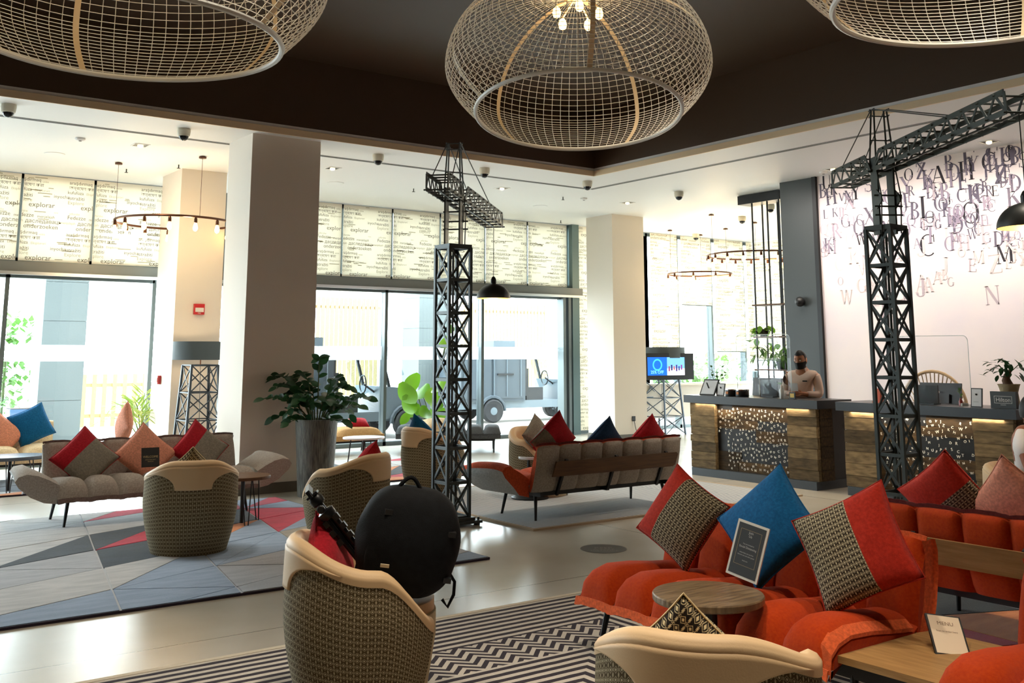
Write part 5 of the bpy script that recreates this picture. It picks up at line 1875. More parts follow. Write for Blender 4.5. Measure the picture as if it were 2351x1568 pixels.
# wall fittings
p = atX(1842, 693, XR - .03)
o = thing('ball_speaker', 'black ball shaped speaker on the charcoal pier', 'speaker', (p.x - .06, p.y, p.z))
MB().lathe([(.075 * math.sin(a), -.075 * math.cos(a)) for a in [math.pi * i / 12 for i in range(13)]], 24, caps=False).build('ball', M_BLACK, o, smooth=True)
MB().tube([(0, 0, 0), (.09, 0, 0)], .03, 10).build('bracket', M_BLACK, o)
p = atY(455, 710, 14.37)
o = thing('fire_alarm', 'red fire alarm sounder with a white lamp on the left column', 'alarm', (p.x, 14.37, p.z))
MB().box(-.075, .075, -.045, 0, -.075, .075).build('body', mat('alarm_red', (190, 30, 34), .4), o)
MB().box(-.06, .06, -.055, -.045, -.04, .02).build('lamp', M_WHITE, o)
printed(o, Matrix(((0, 1, 0, 0), (-1, 0, 0, -.0552), (0, 0, 1, 0), (0, 0, 0, 1))), [('FIRE', 0, -.066, .026)], M_WHITE, x=-.0085)
p = atX(367, 872, 4.62)
o = thing('call_point', 'red fire call point on the side of the left column', 'alarm', (4.62, p.y, p.z))
MB().box(-.05, 0, -.045, .045, -.06, .06).build('body', mat('alarm_red_box', (176, 36, 36), .4), o)
MB().box(-.056, -.05, -.03, .03, -.03, .03).build('press_plate', M_WHITE, o)
p = atY(1454, 961, 14.30)
o = thing('wall_socket', 'dark wall socket with a cable on the white column by the television', 'socket', (p.x, 14.30, p.z))
MB().box(-.04, .04, -.012, 0, -.045, .045).build('plate', M_BLACK, o)
MB().tube([(0, -.015, -.03), (.03, -.03, -.2), (.12, -.04, -.34)], .006, 6).build('cable', M_BLACK, o)

# ---- ceiling fittings
cam_src = None
CAMS = [(20, 240, 'leftmost in a row of white dome cameras along the recess edge'), (422, 296, 'white dome camera along the recess edge, left of the big column'), (868, 355, 'white dome camera along the recess edge, right of the big column'),
        (1112, 386, 'white dome camera above the near crane jib'), (1348, 416, 'white dome camera nearest the corner of the dark recess'), (1558, 440, 'white dome camera just right of the recess corner'),
        (1597, 537, 'white dome camera above the small ring chandelier'), (1768, 470, 'white dome camera beside the hanging rod shelf'), (1703, 497, 'white dome camera between the shelf and the wide ring chandelier')]
for px, py, lb in CAMS:
    p = fl(px, py, ZC)
    if cam_src:
        copy_tree(cam_src, lb, (p.x, p.y, ZC))
        continue
    cam_src = thing('security_camera', lb, 'camera', (p.x, p.y, ZC), 0, 'dome cameras on the ceiling')
    MB().lathe([(.075, 0), (.078, -.03), (.07, -.085), (.062, -.09)], 24).build('housing', mat('ivory_plastic', (206, 202, 184), .5), cam_src, smooth=True)
    d = MB().lathe([(.058 * math.cos(a), -.09 - .055 * math.sin(a)) for a in [math.pi / 2 * i / 8 for i in range(9)]], 20, caps=False).build('dome', mat('smoked_dome', (18, 26, 34), .08), cam_src, smooth=True)
dl_src = None
DLS = [(322, 333), (763, 386), (1152, 432), (1440, 465), (1912, 388), (2270, 325)]
DLN = ['above the left ring chandelier', 'just right of the big column', 'above the near crane jib lamp', 'above the white column', 'above the left edge of the lettered wall', 'above the middle of the lettered wall']
for (px, py), nm in zip(DLS, DLN):
    p = fl(px, py, ZC)
    if dl_src:
        copy_tree(dl_src, 'square recessed downlight in the white ceiling ' + nm, (p.x, p.y, ZC - .001))
    else:
        dl_src = thing('downlight', 'square recessed downlight in the white ceiling ' + nm, 'downlight', (p.x, p.y, ZC - .001), 0, 'square downlights')
        tr = MB()
        for q in ((-.1, .1, -.1, -.085), (-.1, .1, .085, .1), (-.1, -.085, -.085, .085), (.085, .1, -.085, .085)):
            tr.box(*q, -.006, 0)
        tr.build('trim', M_CEIL, dl_src)
        MB().box(-.085, .085, -.085, .085, -.002, 0).build('baffle', M_BLACK, dl_src)
        MB().lathe([(.035, -.004), (.035, -.02), (.02, -.03)], 16).build('lens', mat('downlight_lens', (255, 236, 200), .3, emit=((255, 226, 170), 9)), dl_src)
    light('downlight_beam', 'SPOT', (p.x, p.y, ZC - .05), 60, WARM, .04, spot=95, blend=.8)
sp_src = None
for (px, py), nm in zip([(125, 353), (770, 420), (1240, 473)], ['over the left window', 'right of the big column', 'left of the white column']):
    p = fl(px, py, ZC)
    lb = 'flush round ceiling speaker ' + nm
    if sp_src:
        copy_tree(sp_src, lb, (p.x, p.y, ZC))
        continue
    sp_src = thing('ceiling_speaker', lb, 'speaker', (p.x, p.y, ZC), 0, 'round ceiling speakers')
    MB().lathe([(.13, 0), (.13, -.006), (.115, -.01)], 32).build('rim', M_CEIL, sp_src)
    MB().lathe([(.0, -.009), (.115, -.009)], 32, caps=False).build('grille', mat('speaker_grille', (176, 172, 164), .7), sp_src)
for (px, py), nm in zip([(184, 317), (1340, 455), (1890, 394)], ['above the left window', 'below the recess corner', 'beside the pier']):
    p = fl(px, py, ZC)
    o = thing('smoke_detector', 'small white smoke detector ' + nm, 'detector', (p.x, p.y, ZC), 0, 'smoke detectors')
    MB().lathe([(.06, 0), (.06, -.02), (.04, -.035)], 20).build('body', M_CEIL, o, smooth=True)
    MB().lathe([(.02, -.035), (.015, -.042)], 12).build('sensor', M_SLOT, o)
for (px, py), nm in zip([(410, 378), (290, 388), (949, 433), (1292, 452), (1287, 506)], ['beside the left column', 'left of the left column', 'left of the near crane jib', 'right of the near crane jib', 'near the middle window']):
    p = fl(px, py, ZC)
    o = thing('sprinkler', 'tiny ceiling sprinkler ' + nm, 'sprinkler', (p.x, p.y, ZC), 0, 'ceiling sprinklers')
    MB().tube([(0, 0, 0), (0, 0, -.05)], .009, 6).build('stem', M_BLACK, o)
    MB().lathe([(.026, -.05), (.026, -.055)], 12).build('deflector', M_BLACK, o)
# floor sticker
p = fl(1385, 1260)
o = thing('floor_sticker', 'round grey distance sticker on the concrete floor', 'sticker', (p.x, p.y, .0005), R(-36))
MB().lathe([(.195, 0), (.195, .002)], 48).build('disc', mat('sticker_grey', (78, 74, 68), .5), o)
tx = printed(o, Matrix(((0, 1, 0, 0), (0, 0, 1, -.03), (1, 0, 0, 0), (0, 0, 0, 1))), [('KEEP', 0, .04, .07), ('A SAFE', 0, -.02, .06), ('DISTANCE', 0, -.075, .05)], mat('sticker_print', (120, 116, 108), .5), x=.0025)
# ================================================================== PLANTER AND PLANTS
M_PLANTER = mat('ribbed_grey_planter', (112, 112, 104), .5, .2, var=(6, (64, 66, 62), .38, .66), bump=(8, .8), stretch=(14, 14, 1.1))
o = thing('tall_planter', 'tall ribbed grey planter with a dark glossy plant in front of the big column', 'planter', (5.25, 11.0, 0))
MB().lathe([(.19, 0), (.195, .02), (.243, .84), (.246, .865), (.228, .865), (.222, .80)], 48).build('pot', M_PLANTER, o, smooth=True)
MB().lathe([(.0, .80), (.224, .80)], 32, caps=False).build('soil', M_SOIL, o)
g = random.Random(17)
lm = leaf_mesh(.135, .090, .12, 5, .25).mesh('leaf', M_LEAF, 'all')
stems = []
# (heading in view: right = + , height, reach, leaves)
def viewdir(a):
    v = _rt * math.cos(a) + V((_fw.x, _fw.y, 0)).normalized() * math.sin(a)
    return V((v.x, v.y, 0))
SPECS = [(180, .42, .42, 15), (168, .52, .50, 16), (200, .30, .55, 15), (150, .34, .36, 12), (185, .10, .42, 10), (215, .18, .30, 10), (20, .42, .30, 12), (0, .30, .52, 17), (-25, .22, .50, 15), (35, .50, .22, 12),
         (-60, .28, .28, 12), (-120, .30, .25, 12), (95, .72, .05, 8), (120, .40, .22, 11), (-10, .14, .34, 10), (60, .30, .3, 11), (235, .05, .38, 9), (-40, .05, .42, 10), (140, .55, .28, 12)]
for deg, h, reach, n in SPECS:
    d = viewdir(R(deg))
    pts = []
    for k in range(9):
        t = k / 8
        pts.append(V((0, 0, .80)) + d * (reach * (t ** 1.25) + .06) + V((0, 0, h * math.sin(t * 1.9) / math.sin(1.9) if h > .2 else h * math.sin(t * 2.6) * 1.6)))
    MB().tube(pts, [.011 - .009 * k / 8 for k in range(9)], 6).build('stem', M_STEM, o, smooth=True)
    for k in range(n):
        t = .32 + .68 * k / (n - 1)
        i = min(7, int(t * 8))
        c = pts[i].lerp(pts[i + 1], t * 8 - i)
        ax = (pts[i + 1] - pts[i]).normalized()
        side = ax.cross(V((0, 0, 1)))
        side = side.normalized() if side.length > .1 else _rt.copy()
        sgn = 1 if k % 2 else -1
        l = (side * sgn * .85 + ax * .5 + V((0, 0, g.uniform(-.1, .35)))).normalized()
        if k == n - 1:
            l = ax
        nrm_ = V((-_fw.x * .75, -_fw.y * .75, .65)) + V((g.uniform(-.5, .5), g.uniform(-.5, .5), g.uniform(-.3, .3)))
        w = nrm_.cross(l).normalized()
        up_ = l.cross(w)
        s = g.uniform(.8, 1.12)
        ob('leaf', lm, o, M=Matrix(((l.x * s, w.x * s, up_.x * s, c.x), (l.y * s, w.y * s, up_.y * s, c.y), (l.z * s, w.z * s, up_.z * s, c.z), (0, 0, 0, 1))))
# broad-leaved plant by the glass
p = atY(985, 985, 15.75)
o = thing('broadleaf_plant', 'bright green broad-leaved plant by the glass behind the near crane', 'plant', (p.x, 15.75, 0))
MB().lathe([(.20, 0), (.22, .02), (.26, .40), (.24, .40)], 28).build('pot', mat('grey_pot', (120, 118, 112), .6), o, smooth=True)
MB().lathe([(.0, .36), (.24, .36)], 24, caps=False).build('soil', M_SOIL, o)
g = random.Random(41)
lb_ = leaf_mesh(.44, .25, .45, 8, .3).mesh('leaf', M_LEAFB, 'all')
TG = [(935, 905, 1.2), (968, 905, 1.1), (990, 915, 1.1), (950, 945, .8), (975, 950, .85), (1003, 930, .9), (1010, 890, 1.0), (1022, 790, .9), (945, 880, 1.0), (1000, 960, .9), (940, 930, 1.0), (1034, 755, .55), (1012, 955, .8), (930, 960, .6), (990, 975, .6), (960, 975, .5)]
for k, (px, py, s) in enumerate(TG):
    q = atY(px, py, 14.9 + g.uniform(-.3, .2)) - V((p.x, 15.75, 0))
    b = V((g.uniform(-.08, .08), g.uniform(-.08, .08), .36))
    mid = b.lerp(q, .6) + V((0, 0, .08))
    MB().tube([b, mid, q], [.014, .011, .007], 6).build('leaf_stalk', M_STEM, o, smooth=True)
    hd = viewdir(R(g.choice((200, 250, 290, 330, 230))))
    l = (hd * .55 + V((0, 0, -.75))).normalized()
    w = viewdir(R(g.uniform(-30, 30))); w = (w - l * w.dot(l)).normalized()
    up_ = w.cross(l)
    q = q - l * .2 * s
    ob('leaf', lb_, o, M=Matrix(((l.x * s, w.x * s, up_.x * s, q.x), (l.y * s, w.y * s, up_.y * s, q.y), (l.z * s, w.z * s, up_.z * s, q.z), (0, 0, 0, 1))))
# palm by the left column
p = atY(325, 1000, 15.4)
o = thing('potted_palm', 'small palm with yellow green fronds beside the left column', 'plant', (p.x - .02, 15.4, 0))
MB().lathe([(.16, 0), (.2, .34), (.18, .34)], 24).build('pot', mat('pale_pot', (186, 178, 164), .6), o, smooth=True)
MB().lathe([(.0, .31), (.18, .31)], 20, caps=False).build('soil', M_SOIL, o)
M_PALM = leafmat('palm_green', (120, 150, 60), (168, 176, 92))
g = random.Random(43)
for deg, h, reach in ((170, .55, .50), (190, .36, .56), (150, .62, .30), (30, .62, .16), (100, .72, .2), (215, .5, .4), (60, .5, .26), (260, .6, .3), (300, .45, .3)):
    d = viewdir(R(deg))
    mb = MB()
    pts = []
    for k in range(11):
        t = k / 10
        pts.append(V((0, 0, .32)) + d * reach * t ** 1.4 + V((0, 0, h * math.sin(t * 2.0))))
    mb.tube(pts, [.010 - .008 * k / 10 for k in range(11)], 5)
    for k in range(3, 11):
        ax = (pts[k] - pts[k - 1]).normalized()
        sd = ax.cross(V((0, 0, 1))).normalized()
        for s in (-1, 1):
            tip = pts[k] + (sd * s * .6 + ax * .7 + V((0, 0, -.15))).normalized() * .28
            wv = ax.cross(V((0, 0, 1))).normalized().cross(ax) * .012
            md = pts[k].lerp(tip, .5)
            mb.add([pts[k], md + ax * .02, tip, md - ax * .02], [(0, 1, 2, 3)])
    mb.build('frond', M_PALM, o)

# ================================================================== LATTICE FLOOR LAMPS AND TELEVISION
def lattice_lamp(label, x, y, wb, wt, z1, shade_z0, shade_z1, shade_w, m, shade_m, rz=0, light_on=True, n=4):
    o = thing('lattice_lamp', label, 'floor lamp', (x, y, 0), rz, 'lattice tower floor lamps')
    c4 = [(-1, -1), (1, -1), (1, 1), (-1, 1)]
    def corner(k, z):
        w = lerp(wb, wt, z / z1) / 2
        return V((c4[k % 4][0] * w, c4[k % 4][1] * w, z))
    for k in range(4):
        MB().bar(corner(k, 0), corner(k, z1), .03).build('corner_post', m, o)
        for i in range(n):
            za, zb = z1 * i / n + (.02 if i == 0 else 0), z1 * (i + 1) / n
            MB().bar(corner(k, za), corner(k + 1, zb), .014).build('brace', m, o)
            MB().bar(corner(k + 1, za), corner(k, zb), .014).build('brace', m, o)
            MB().bar(corner(k, zb), corner(k + 1, zb), .016).build('crossbar', m, o)
    MB().tube([(0, 0, z1), (0, 0, shade_z0 + .1)], .008, 6).build('stem', M_BRASS, o)
    MB().tube([(0, 0, z1), (.02, 0, z1 * .5), (.0, 0, .05)], .004, 5).build('cord', M_BLACK, o)
    for k in (0, 1):
        MB().bar(corner(k, z1 - .008), corner(k + 2, z1 - .008), .016).build('top_bar', m, o)
    r = shade_w / 2
    t = .006
    MB().lathe([(r, shade_z0), (r, shade_z1), (r - t, shade_z1), (r - t, shade_z0), (r, shade_z0)], 48, caps=False).build('shade', shade_m, o, smooth=True)
    MB().lathe([(.0, -.05), (.035, -.03), (.045, 0), (.03, .05), (.02, .07)], 14, (0, 0, shade_z0 + .14)).build('bulb', M_BULB, o)
    for k in range(3):
        a = 2 * math.pi * k / 3
        MB().tube([(0, 0, shade_z0 + .03), ((r - t) * math.cos(a), (r - t) * math.sin(a), shade_z0 + .03)], .004, 5).build('shade_spider', M_BLACK, o)
    if light_on:
        light('lamp_light', 'POINT', (x, y, shade_z0 + .14), 30, WARM, .05)
    return o
M_SHADE = mat('slate_lampshade', (66, 76, 80), .7, bump=(200, .2))
M_LATT = mat('dark_blue_grey_steel', (44, 54, 64), .45, .3)
c_ = atY(460, 830, 13.75)
lattice_lamp('lattice tower floor lamp with a wide slate drum shade beside the left column', c_.x, 13.75, .52, .36, 1.46, 1.53, 1.775, .74, M_LATT, M_SHADE, 0)
tvp = atY(1527, 840, 14.6)
sh_ = atY(1516, 808, 15.0)
lattice_lamp('lattice tower floor lamp behind the television, only its shade top showing', sh_.x, 15.0, .66, .46, 1.46, sh_.z - .12, sh_.z + .095, .98, M_LATT, M_SHADE, R(8), False)
o = thing('television', 'wide black television showing a blue advert, mounted on the lattice lamp', 'television', (tvp.x, 14.60, 0), R(-8))
tl, tr_ = atY(1470, 808, 14.6), atY(1582, 872, 14.6)
w, z0, z1 = (tr_ - tl).x * 1.02, atY(1526, 872, 14.6).z, atY(1526, 811, 14.6).z
MB().box(-w / 2, w / 2, -.035, .02, z0, z1).build('casing', M_BLACK, o)
sx0, sx1, sz0, sz1 = -w * .335, w * .33, lerp(z0, z1, .17), lerp(z0, z1, .85)
def screenmat(name, c, e):
    return mat(name, c, .3, emit=(c, e))
MB().box(sx0, sx1, -.037, -.0352, sz0, sz1).build('screen', screenmat('advert_blue', (18, 90, 235), 1.3), o)
sc = MB()
mx = lerp(sx0, sx1, .52)
sc.box(mx, sx1, -.0385, -.0372, sz0, sz1)
s_ = sc.build('picture', screenmat('advert_sky', (110, 170, 240), 1.1), o)
MB().box(mx, sx1, -.0392, -.0386, sz0, lerp(sz0, sz1, .38)).build('picture_sand', screenmat('advert_white', (224, 220, 238), 1.1), s_)
for k in range(6):
    MB().box(lerp(mx, sx1, .08 + .14 * k), lerp(mx, sx1, .16 + .14 * k), -.0398, -.0392, lerp(sz0, sz1, .22 + .04 * (k % 3)), lerp(sz0, sz1, .5 + .08 * (k % 2))).build('picture_figure', screenmat('advert_figure_%d' % k, [(150, 60, 110), (40, 30, 90), (190, 90, 90), (60, 40, 120), (40, 60, 140), (120, 60, 140)][k], .8), s_)
rg = MB()
cx, cz, rr = lerp(sx0, sx1, .26), lerp(sz0, sz1, .58), (sz1 - sz0) * .33
for k in range(28):
    a0, a1 = 2 * math.pi * k / 28, 2 * math.pi * (k + 1) / 28
    rg.add([(cx + r * math.cos(a), -.0382, cz + r * math.sin(a)) for r, a in ((rr, a0), (rr, a1), (rr * .72, a1), (rr * .72, a0))], [(0, 1, 2, 3)])
rg.build('advert_ring', screenmat('advert_cyan', (60, 170, 245), 1.2), o)
printed(o, Matrix(((0, 1, 0, 0), (-1, 0, 0, -.036), (0, 0, 1, 0), (0, 0, 0, 1))), [('25% OFF', lerp(sx0, sx1, .25), lerp(sz0, sz1, .10), .085)], screenmat('advert_text', (130, 225, 255), 1.5), x=.0035)
MB().box(-.05, .05, .02, .14, z0 + .1, z1 - .1).build('wall_mount', M_BLACKM, o)

# ================================================================== CARDS ON SEATS
def card(label, M_, w, h, border, mb_, mp, lines, ink, name='menu_card'):
    o = thing(name, label, 'sign', M=M_)
    MB().box(-.008, 0, -w / 2, w / 2, 0, h).build('frame', mb_, o)
    MB().box(0, .0015, -w / 2 + border, w / 2 - border, border, h - border).build('print_sheet', mp, o)
    printed(o, Matrix(), lines, ink)
    return o
p = atX(1700, 1328, 3.98)
q = atX(1722, 1198, 4.09)
hh = (q - p).length
nrm = V((-1, -.12, .25)).normalized()
upv = (V((q.x - p.x, 0, q.z - p.z))); upv = (upv - nrm * upv.dot(nrm)).normalized()
upv = (Matrix.Rotation(R(-7), 3, nrm) @ upv)
rv = upv.cross(nrm)
MM = Matrix(((nrm.x, rv.x, upv.x, p.x), (nrm.y, rv.y, upv.y, p.y), (nrm.z, rv.z, upv.z, p.z), (0, 0, 0, 1)))
M_SHEETK = mat('black_poster', (52, 54, 56), .45)
PINK = mat('poster_pale_print', (206, 204, 196), .5)
o = card('white framed black menu card leaning on the blue pillow of the orange sofa', MM, .185, .27, .012, M_WHITE, M_SHEETK,
         [('Join', .0, .215, .018), ('Us', .0, .198, .018), ('You are invited to', 0, .160, .009), ('Social Distancing', 0, .143, .015), ('please keep one seat free', 0, .118, .008), ('between you and other guests', 0, .106, .008), ('thank you', 0, .082, .008)], PINK)
fr = MB()
for q_ in ((-.062, .062, .23, .2315), (-.062, .062, .06, .0615), (-.062, -.0605, .06, .2315), (.0605, .062, .06, .2315)):
    fr.box(.0014, .0022, *q_)
fr.build('printed_border', mat('poster_gold', (170, 150, 110), .5), o)
p = atY(345, 1072, 10.42)
MM = Matrix.Translation(p) @ Matrix.Rotation(R(-96), 4, 'Z') @ Matrix.Rotation(R(-16), 4, 'Y')
o = card('dark menu card standing on the left taupe sofa against the salmon pillow', MM, .17, .19, .006, M_BLACK, mat('dark_card_print', (30, 32, 34), .4), [('WELCOME', 0, .09, .030), ('please keep apart', 0, .068, .014), ('thank you', 0, .05, .014)], mat('card_gold_text', (180, 158, 110), .5))
# card lying on the oak table section
bl = fl(2152, 1500, .338)
Dc = (bl - EYEP).dot(_fw)
rv = (atD(2213, 1508, Dc - .01) - bl)
uv_ = (atD(2190, 1438, Dc + .12) - bl)
rv.normalize(); uv_ = (uv_ - rv * uv_.dot(rv)).normalized()
nv = rv.cross(uv_)
ctr = bl + rv * .068
o = thing('counter_card', 'cream card in a black holder propped on the oak table section', 'sign', M=Matrix(((uv_.x, -rv.x, nv.x, ctr.x), (uv_.y, -rv.y, nv.y, ctr.y), (uv_.z, -rv.z, nv.z, ctr.z), (0, 0, 0, 1))))
tl_ = Matrix.Translation((.10, 0, -.028))
ob('holder', MB().box(-.105, .105, -.076, .076, .014, .026).mesh('holder', M_BLACK), o, M=tl_)
ob('sheet', MB().box(-.094, .098, -.068, .068, .026, .0275).mesh('sheet', M_CREAMP), o, M=tl_)
ob('easel_leg', MB().bar((.06, 0, .014), (-.06, 0, -.075), .05, .006).mesh('easel_leg', M_BLACK), o, M=tl_)
mb = MB()
ms = text_meshes(['MENU', 'Scan to order here'])
for s, xx, sz in (('MENU', .05, .026), ('Scan to order here', .015, .012)):
    vs, fs, wd = ms[s]
    mb.add([(xx + v[1] * sz, -(v[0] - wd / 2) * sz, .0282) for v in vs], fs)
ob('printed_text', mb.mesh('printed_text', mat('brown_print', (120, 88, 60), .6)), o, M=tl_)

# ================================================================== BACKPACK AND TRIPOD
M_BAG = mat('black_backpack_fabric', (9, 11, 14), .85, spec=.25, var=(30, (16, 19, 23), .3, .7), bump=(260, .3))
bp = atD(916, 1362, (FGL - EYEP).dot(_fw) + .03)
o = thing('backpack', 'bulging black backpack sitting in the woven armchair', 'backpack', bp)
o.rotation_euler = (R(6), R(8), AZ - R(90) + R(10))
def body(u, v):
    a = u * 2 * math.pi
    t = v
    z = .50 * (1 - math.cos(t * math.pi)) / 2
    k = math.sin(t * math.pi) ** .58
    wx = .243 * k * (1.03 - .12 * (z / .50 - .4) ** 2)
    wy = .17 * k * (1.1 - .25 * z / .50)
    c, s = math.cos(a), math.sin(a)
    n_ = 1 + .03 * noise.noise((c * 2, s * 2, z * 9))
    return (wx * math.copysign(abs(c) ** .78, c) * n_, wy * math.copysign(abs(s) ** .7, s) * n_, z)
MB().grid(body, 44, 28, cu=True).build('main_body', M_BAG, o, smooth='all')
def pocket(u, v):
    a, t = u * math.pi * 2, v
    z = .02 + .34 * (1 - math.cos(t * math.pi)) / 2
    k = math.sin(t * math.pi) ** .55
    c, s = math.cos(a), math.sin(a)
    return (-.03 + .17 * k * math.copysign(abs(c) ** .7, c), -.128 + .03 * k * s, z)
MB().grid(pocket, 28, 16, cu=True).build('front_pocket', M_BAG, o, smooth='all')
MB().tube([(-.09 + .12 * k / 8, .0, .478 + .065 * math.sin(math.pi * k / 8)) for k in range(9)], .010, 8).build('carry_handle', M_BAG, o, smooth=True)
MB().tube([(-.235 * math.cos(a) * .62 - .05, -.125 + .02 * math.sin(a), .24 + .20 * math.sin(a)) for a in [R(8 + 130 * k / 14) for k in range(15)]], .005, 6).build('zipper', M_BLACK, o)
MB().box(-.125, -.085, -.198, -.188, .17, .184).build('maker_tab', mat('pale_tab', (190, 178, 150), .5), o)
for s in (-1, 1):
    pts = [(s * .08, .13, .44), (s * .15, .17, .34), (s * .18, .16, .2), (s * .20, .08, .04)]
    mb = MB()
    for a_, b2 in zip(pts, pts[1:]):
        mb.bar(a_, b2, .05, .014, (0, 1, 0))
    mb.build('shoulder_strap', M_BAG, o)
MB().tube([(.215, -.02, .13), (.25, -.03, .09), (.255, -.03, .03), (.235, -.03, -.03), (.205, -.02, .0)], .008, 6).build('webbing_loop', M_BAG, o, smooth=True)
for k, (x_, z_) in enumerate(((-.12, .40), (.19, .33), (.2, .12))):
    MB().box(x_ - .018, x_ + .018, -.13, -.10, z_ - .012, z_ + .012).build('buckle', M_BLACK, o)
# folded tripod: a long way out of the seat to the upper left
ta = atD(838, 1290, (FGL - EYEP).dot(_fw) + .12)
tb = atD(706, 1122, (FGL - EYEP).dot(_fw) + .16)
d = (tb - ta).normalized()
Lt = (tb - ta).length
w = d.cross(V((0, 0, 1))).normalized()
u_ = w.cross(d)
M_ = Matrix(((w.x, u_.x, d.x, ta.x), (w.y, u_.y, d.y, ta.y), (w.z, u_.z, d.z, ta.z), (0, 0, 0, 1)))
o = thing('camera_tripod', 'folded black camera tripod leaning out of the armchair beside the backpack', 'tripod', M=M_)
M_TRI = mat('satin_black_tripod', (15, 17, 20), .35, .3)
for k in range(3):
    a = 2 * math.pi * k / 3
    x_, y_ = .021 * math.cos(a), .021 * math.sin(a)
    lg = MB().tube([(x_, y_, 0), (x_, y_, Lt * .62)], [.012, .015], 10).build('leg', M_TRI, o, smooth=True)
    for z_ in (.30, .42, .54):
        MB().box(x_ * 1.7 - .014, x_ * 1.7 + .014, y_ * 1.7 - .012, y_ * 1.7 + .012, Lt * z_, Lt * z_ + .03).build('leg_lock', M_BLACK, lg)
MB().lathe([(.035, Lt * .60), (.042, Lt * .63), (.042, Lt * .69), (.03, Lt * .71)], 16).build('crown', M_TRI, o, smooth=True)
MB().tube([(0, 0, Lt * .70), (0, 0, Lt * .78)], .016, 10).build('centre_column', M_TRI, o)
for sx, z_ in ((1, .66), (-1, .74), (1, .82)):
    MB().tube([(0, 0, Lt * z_), (sx * .055, 0, Lt * z_)], .008, 8).build('knob_shaft', M_TRI, o)
    MB().lathe([(.016, -.012), (.02, -.008), (.02, .008), (.016, .012)], 12).build('knob', M_BLACK, o).matrix_local = Matrix.Translation((sx * .06, 0, Lt * z_)) @ Matrix.Rotation(R(90), 4, 'Y')
MB().lathe([(.022, Lt * .78), (.034, Lt * .80), (.036, Lt * .86), (.024, Lt * .90)], 16).build('ball_head', M_TRI, o, smooth=True)
MB().box(-.03, .03, -.03, .03, Lt * .90, Lt * .925).build('quick_plate', M_BLACK, o)
MB().bar((-.055, 0, Lt * .95), (.045, 0, Lt * 1.0), .022, .03).build('phone_clamp', M_BLACK, o)
MB().bar((-.07, 0, Lt * .90), (-.055, 0, Lt * .97), .016).build('pan_handle', M_TRI, o)

# ================================================================== PEOPLE
M_SKIN = mat('skin_tan', (176, 122, 90), .55, spec=.3)
M_SKIN2 = mat('skin_brown', (150, 92, 66), .55, spec=.3)
M_HAIR = mat('black_hair', (20, 17, 16), .6)
def skin_mesh(name, V_, E_, m, sub=2):
    """one continuous body grown round a skeleton: V_ = {key: (pos, radius)}, E_ = edges, first key is the root"""
    keys = list(V_)
    me = bpy.data.meshes.new(name)
    me.from_pydata([V_[k][0] for k in keys], [(keys.index(a), keys.index(b)) for a, b in E_], [])
    t_ = bpy.data.objects.new(name, me)
    COL.objects.link(t_)
    md = t_.modifiers.new('skin', 'SKIN')
    md.use_smooth_shade = True
    sv = me.skin_vertices[0].data
    for i, k in enumerate(keys):
        r = V_[k][1]
        sv[i].radius = r if isinstance(r, tuple) else (r, r)
        sv[i].use_root = (i == 0)
    ss = t_.modifiers.new('sub', 'SUBSURF')
    ss.levels = ss.render_levels = sub
    bpy.context.view_layer.update()
    dg = bpy.context.evaluated_depsgraph_get()
    out = bpy.data.meshes.new_from_object(t_.evaluated_get(dg))
    out.name = name
    out.materials.clear()
    out.materials.append(m)
    out.polygons.foreach_set('use_smooth', [True] * len(out.polygons))
    bpy.data.objects.remove(t_)
    return out
def hand_nodes(Vd, Ed, wrist, key, d, n, spread, curl):
    """palm, four unequal fingers and a side thumb; d = direction, n = palm normal"""
    d, n = V(d).normalized(), V(n).normalized()
    s = d.cross(n).normalized()
    w = V(wrist)
    Vd[key + 'p'] = (tuple(w + d * .05), (.028, .018)); Ed.append((key, key + 'p'))
    for i, (o_, l_) in enumerate(((-.027, .062), (-.009, .072), (.009, .067), (.027, .052))):
        b0 = w + d * .088 + s * o_ * spread
        b1 = b0 + (d * math.cos(curl) + n * math.sin(curl)) * l_ * .55
        b2 = b1 + (d * math.cos(curl * 2.2) + n * math.sin(curl * 2.2)) * l_ * .5
        for q, (pp, r_) in enumerate(((b0, .0095), (b1, .0088), (b2, .0072))):
            Vd['%sf%d%d' % (key, i, q)] = (tuple(pp), r_)
        Ed += [(key + 'p', '%sf%d0' % (key, i)), ('%sf%d0' % (key, i), '%sf%d1' % (key, i)), ('%sf%d1' % (key, i), '%sf%d2' % (key, i))]
    t0 = w + d * .035 - s * .032
    t1 = t0 + (d * .7 - s * .6 + n * .3).normalized() * .035
    t2 = t1 + (d * .9 - s * .1 + n * .5).normalized() * .028
    for q, (pp, r_) in enumerate(((t0, .0115), (t1, .0105), (t2, .0085))):
        Vd['%st%d' % (key, q)] = (tuple(pp), r_)
    Ed += [(key + 'p', key + 't0'), (key + 't0', key + 't1'), (key + 't1', key + 't2')]
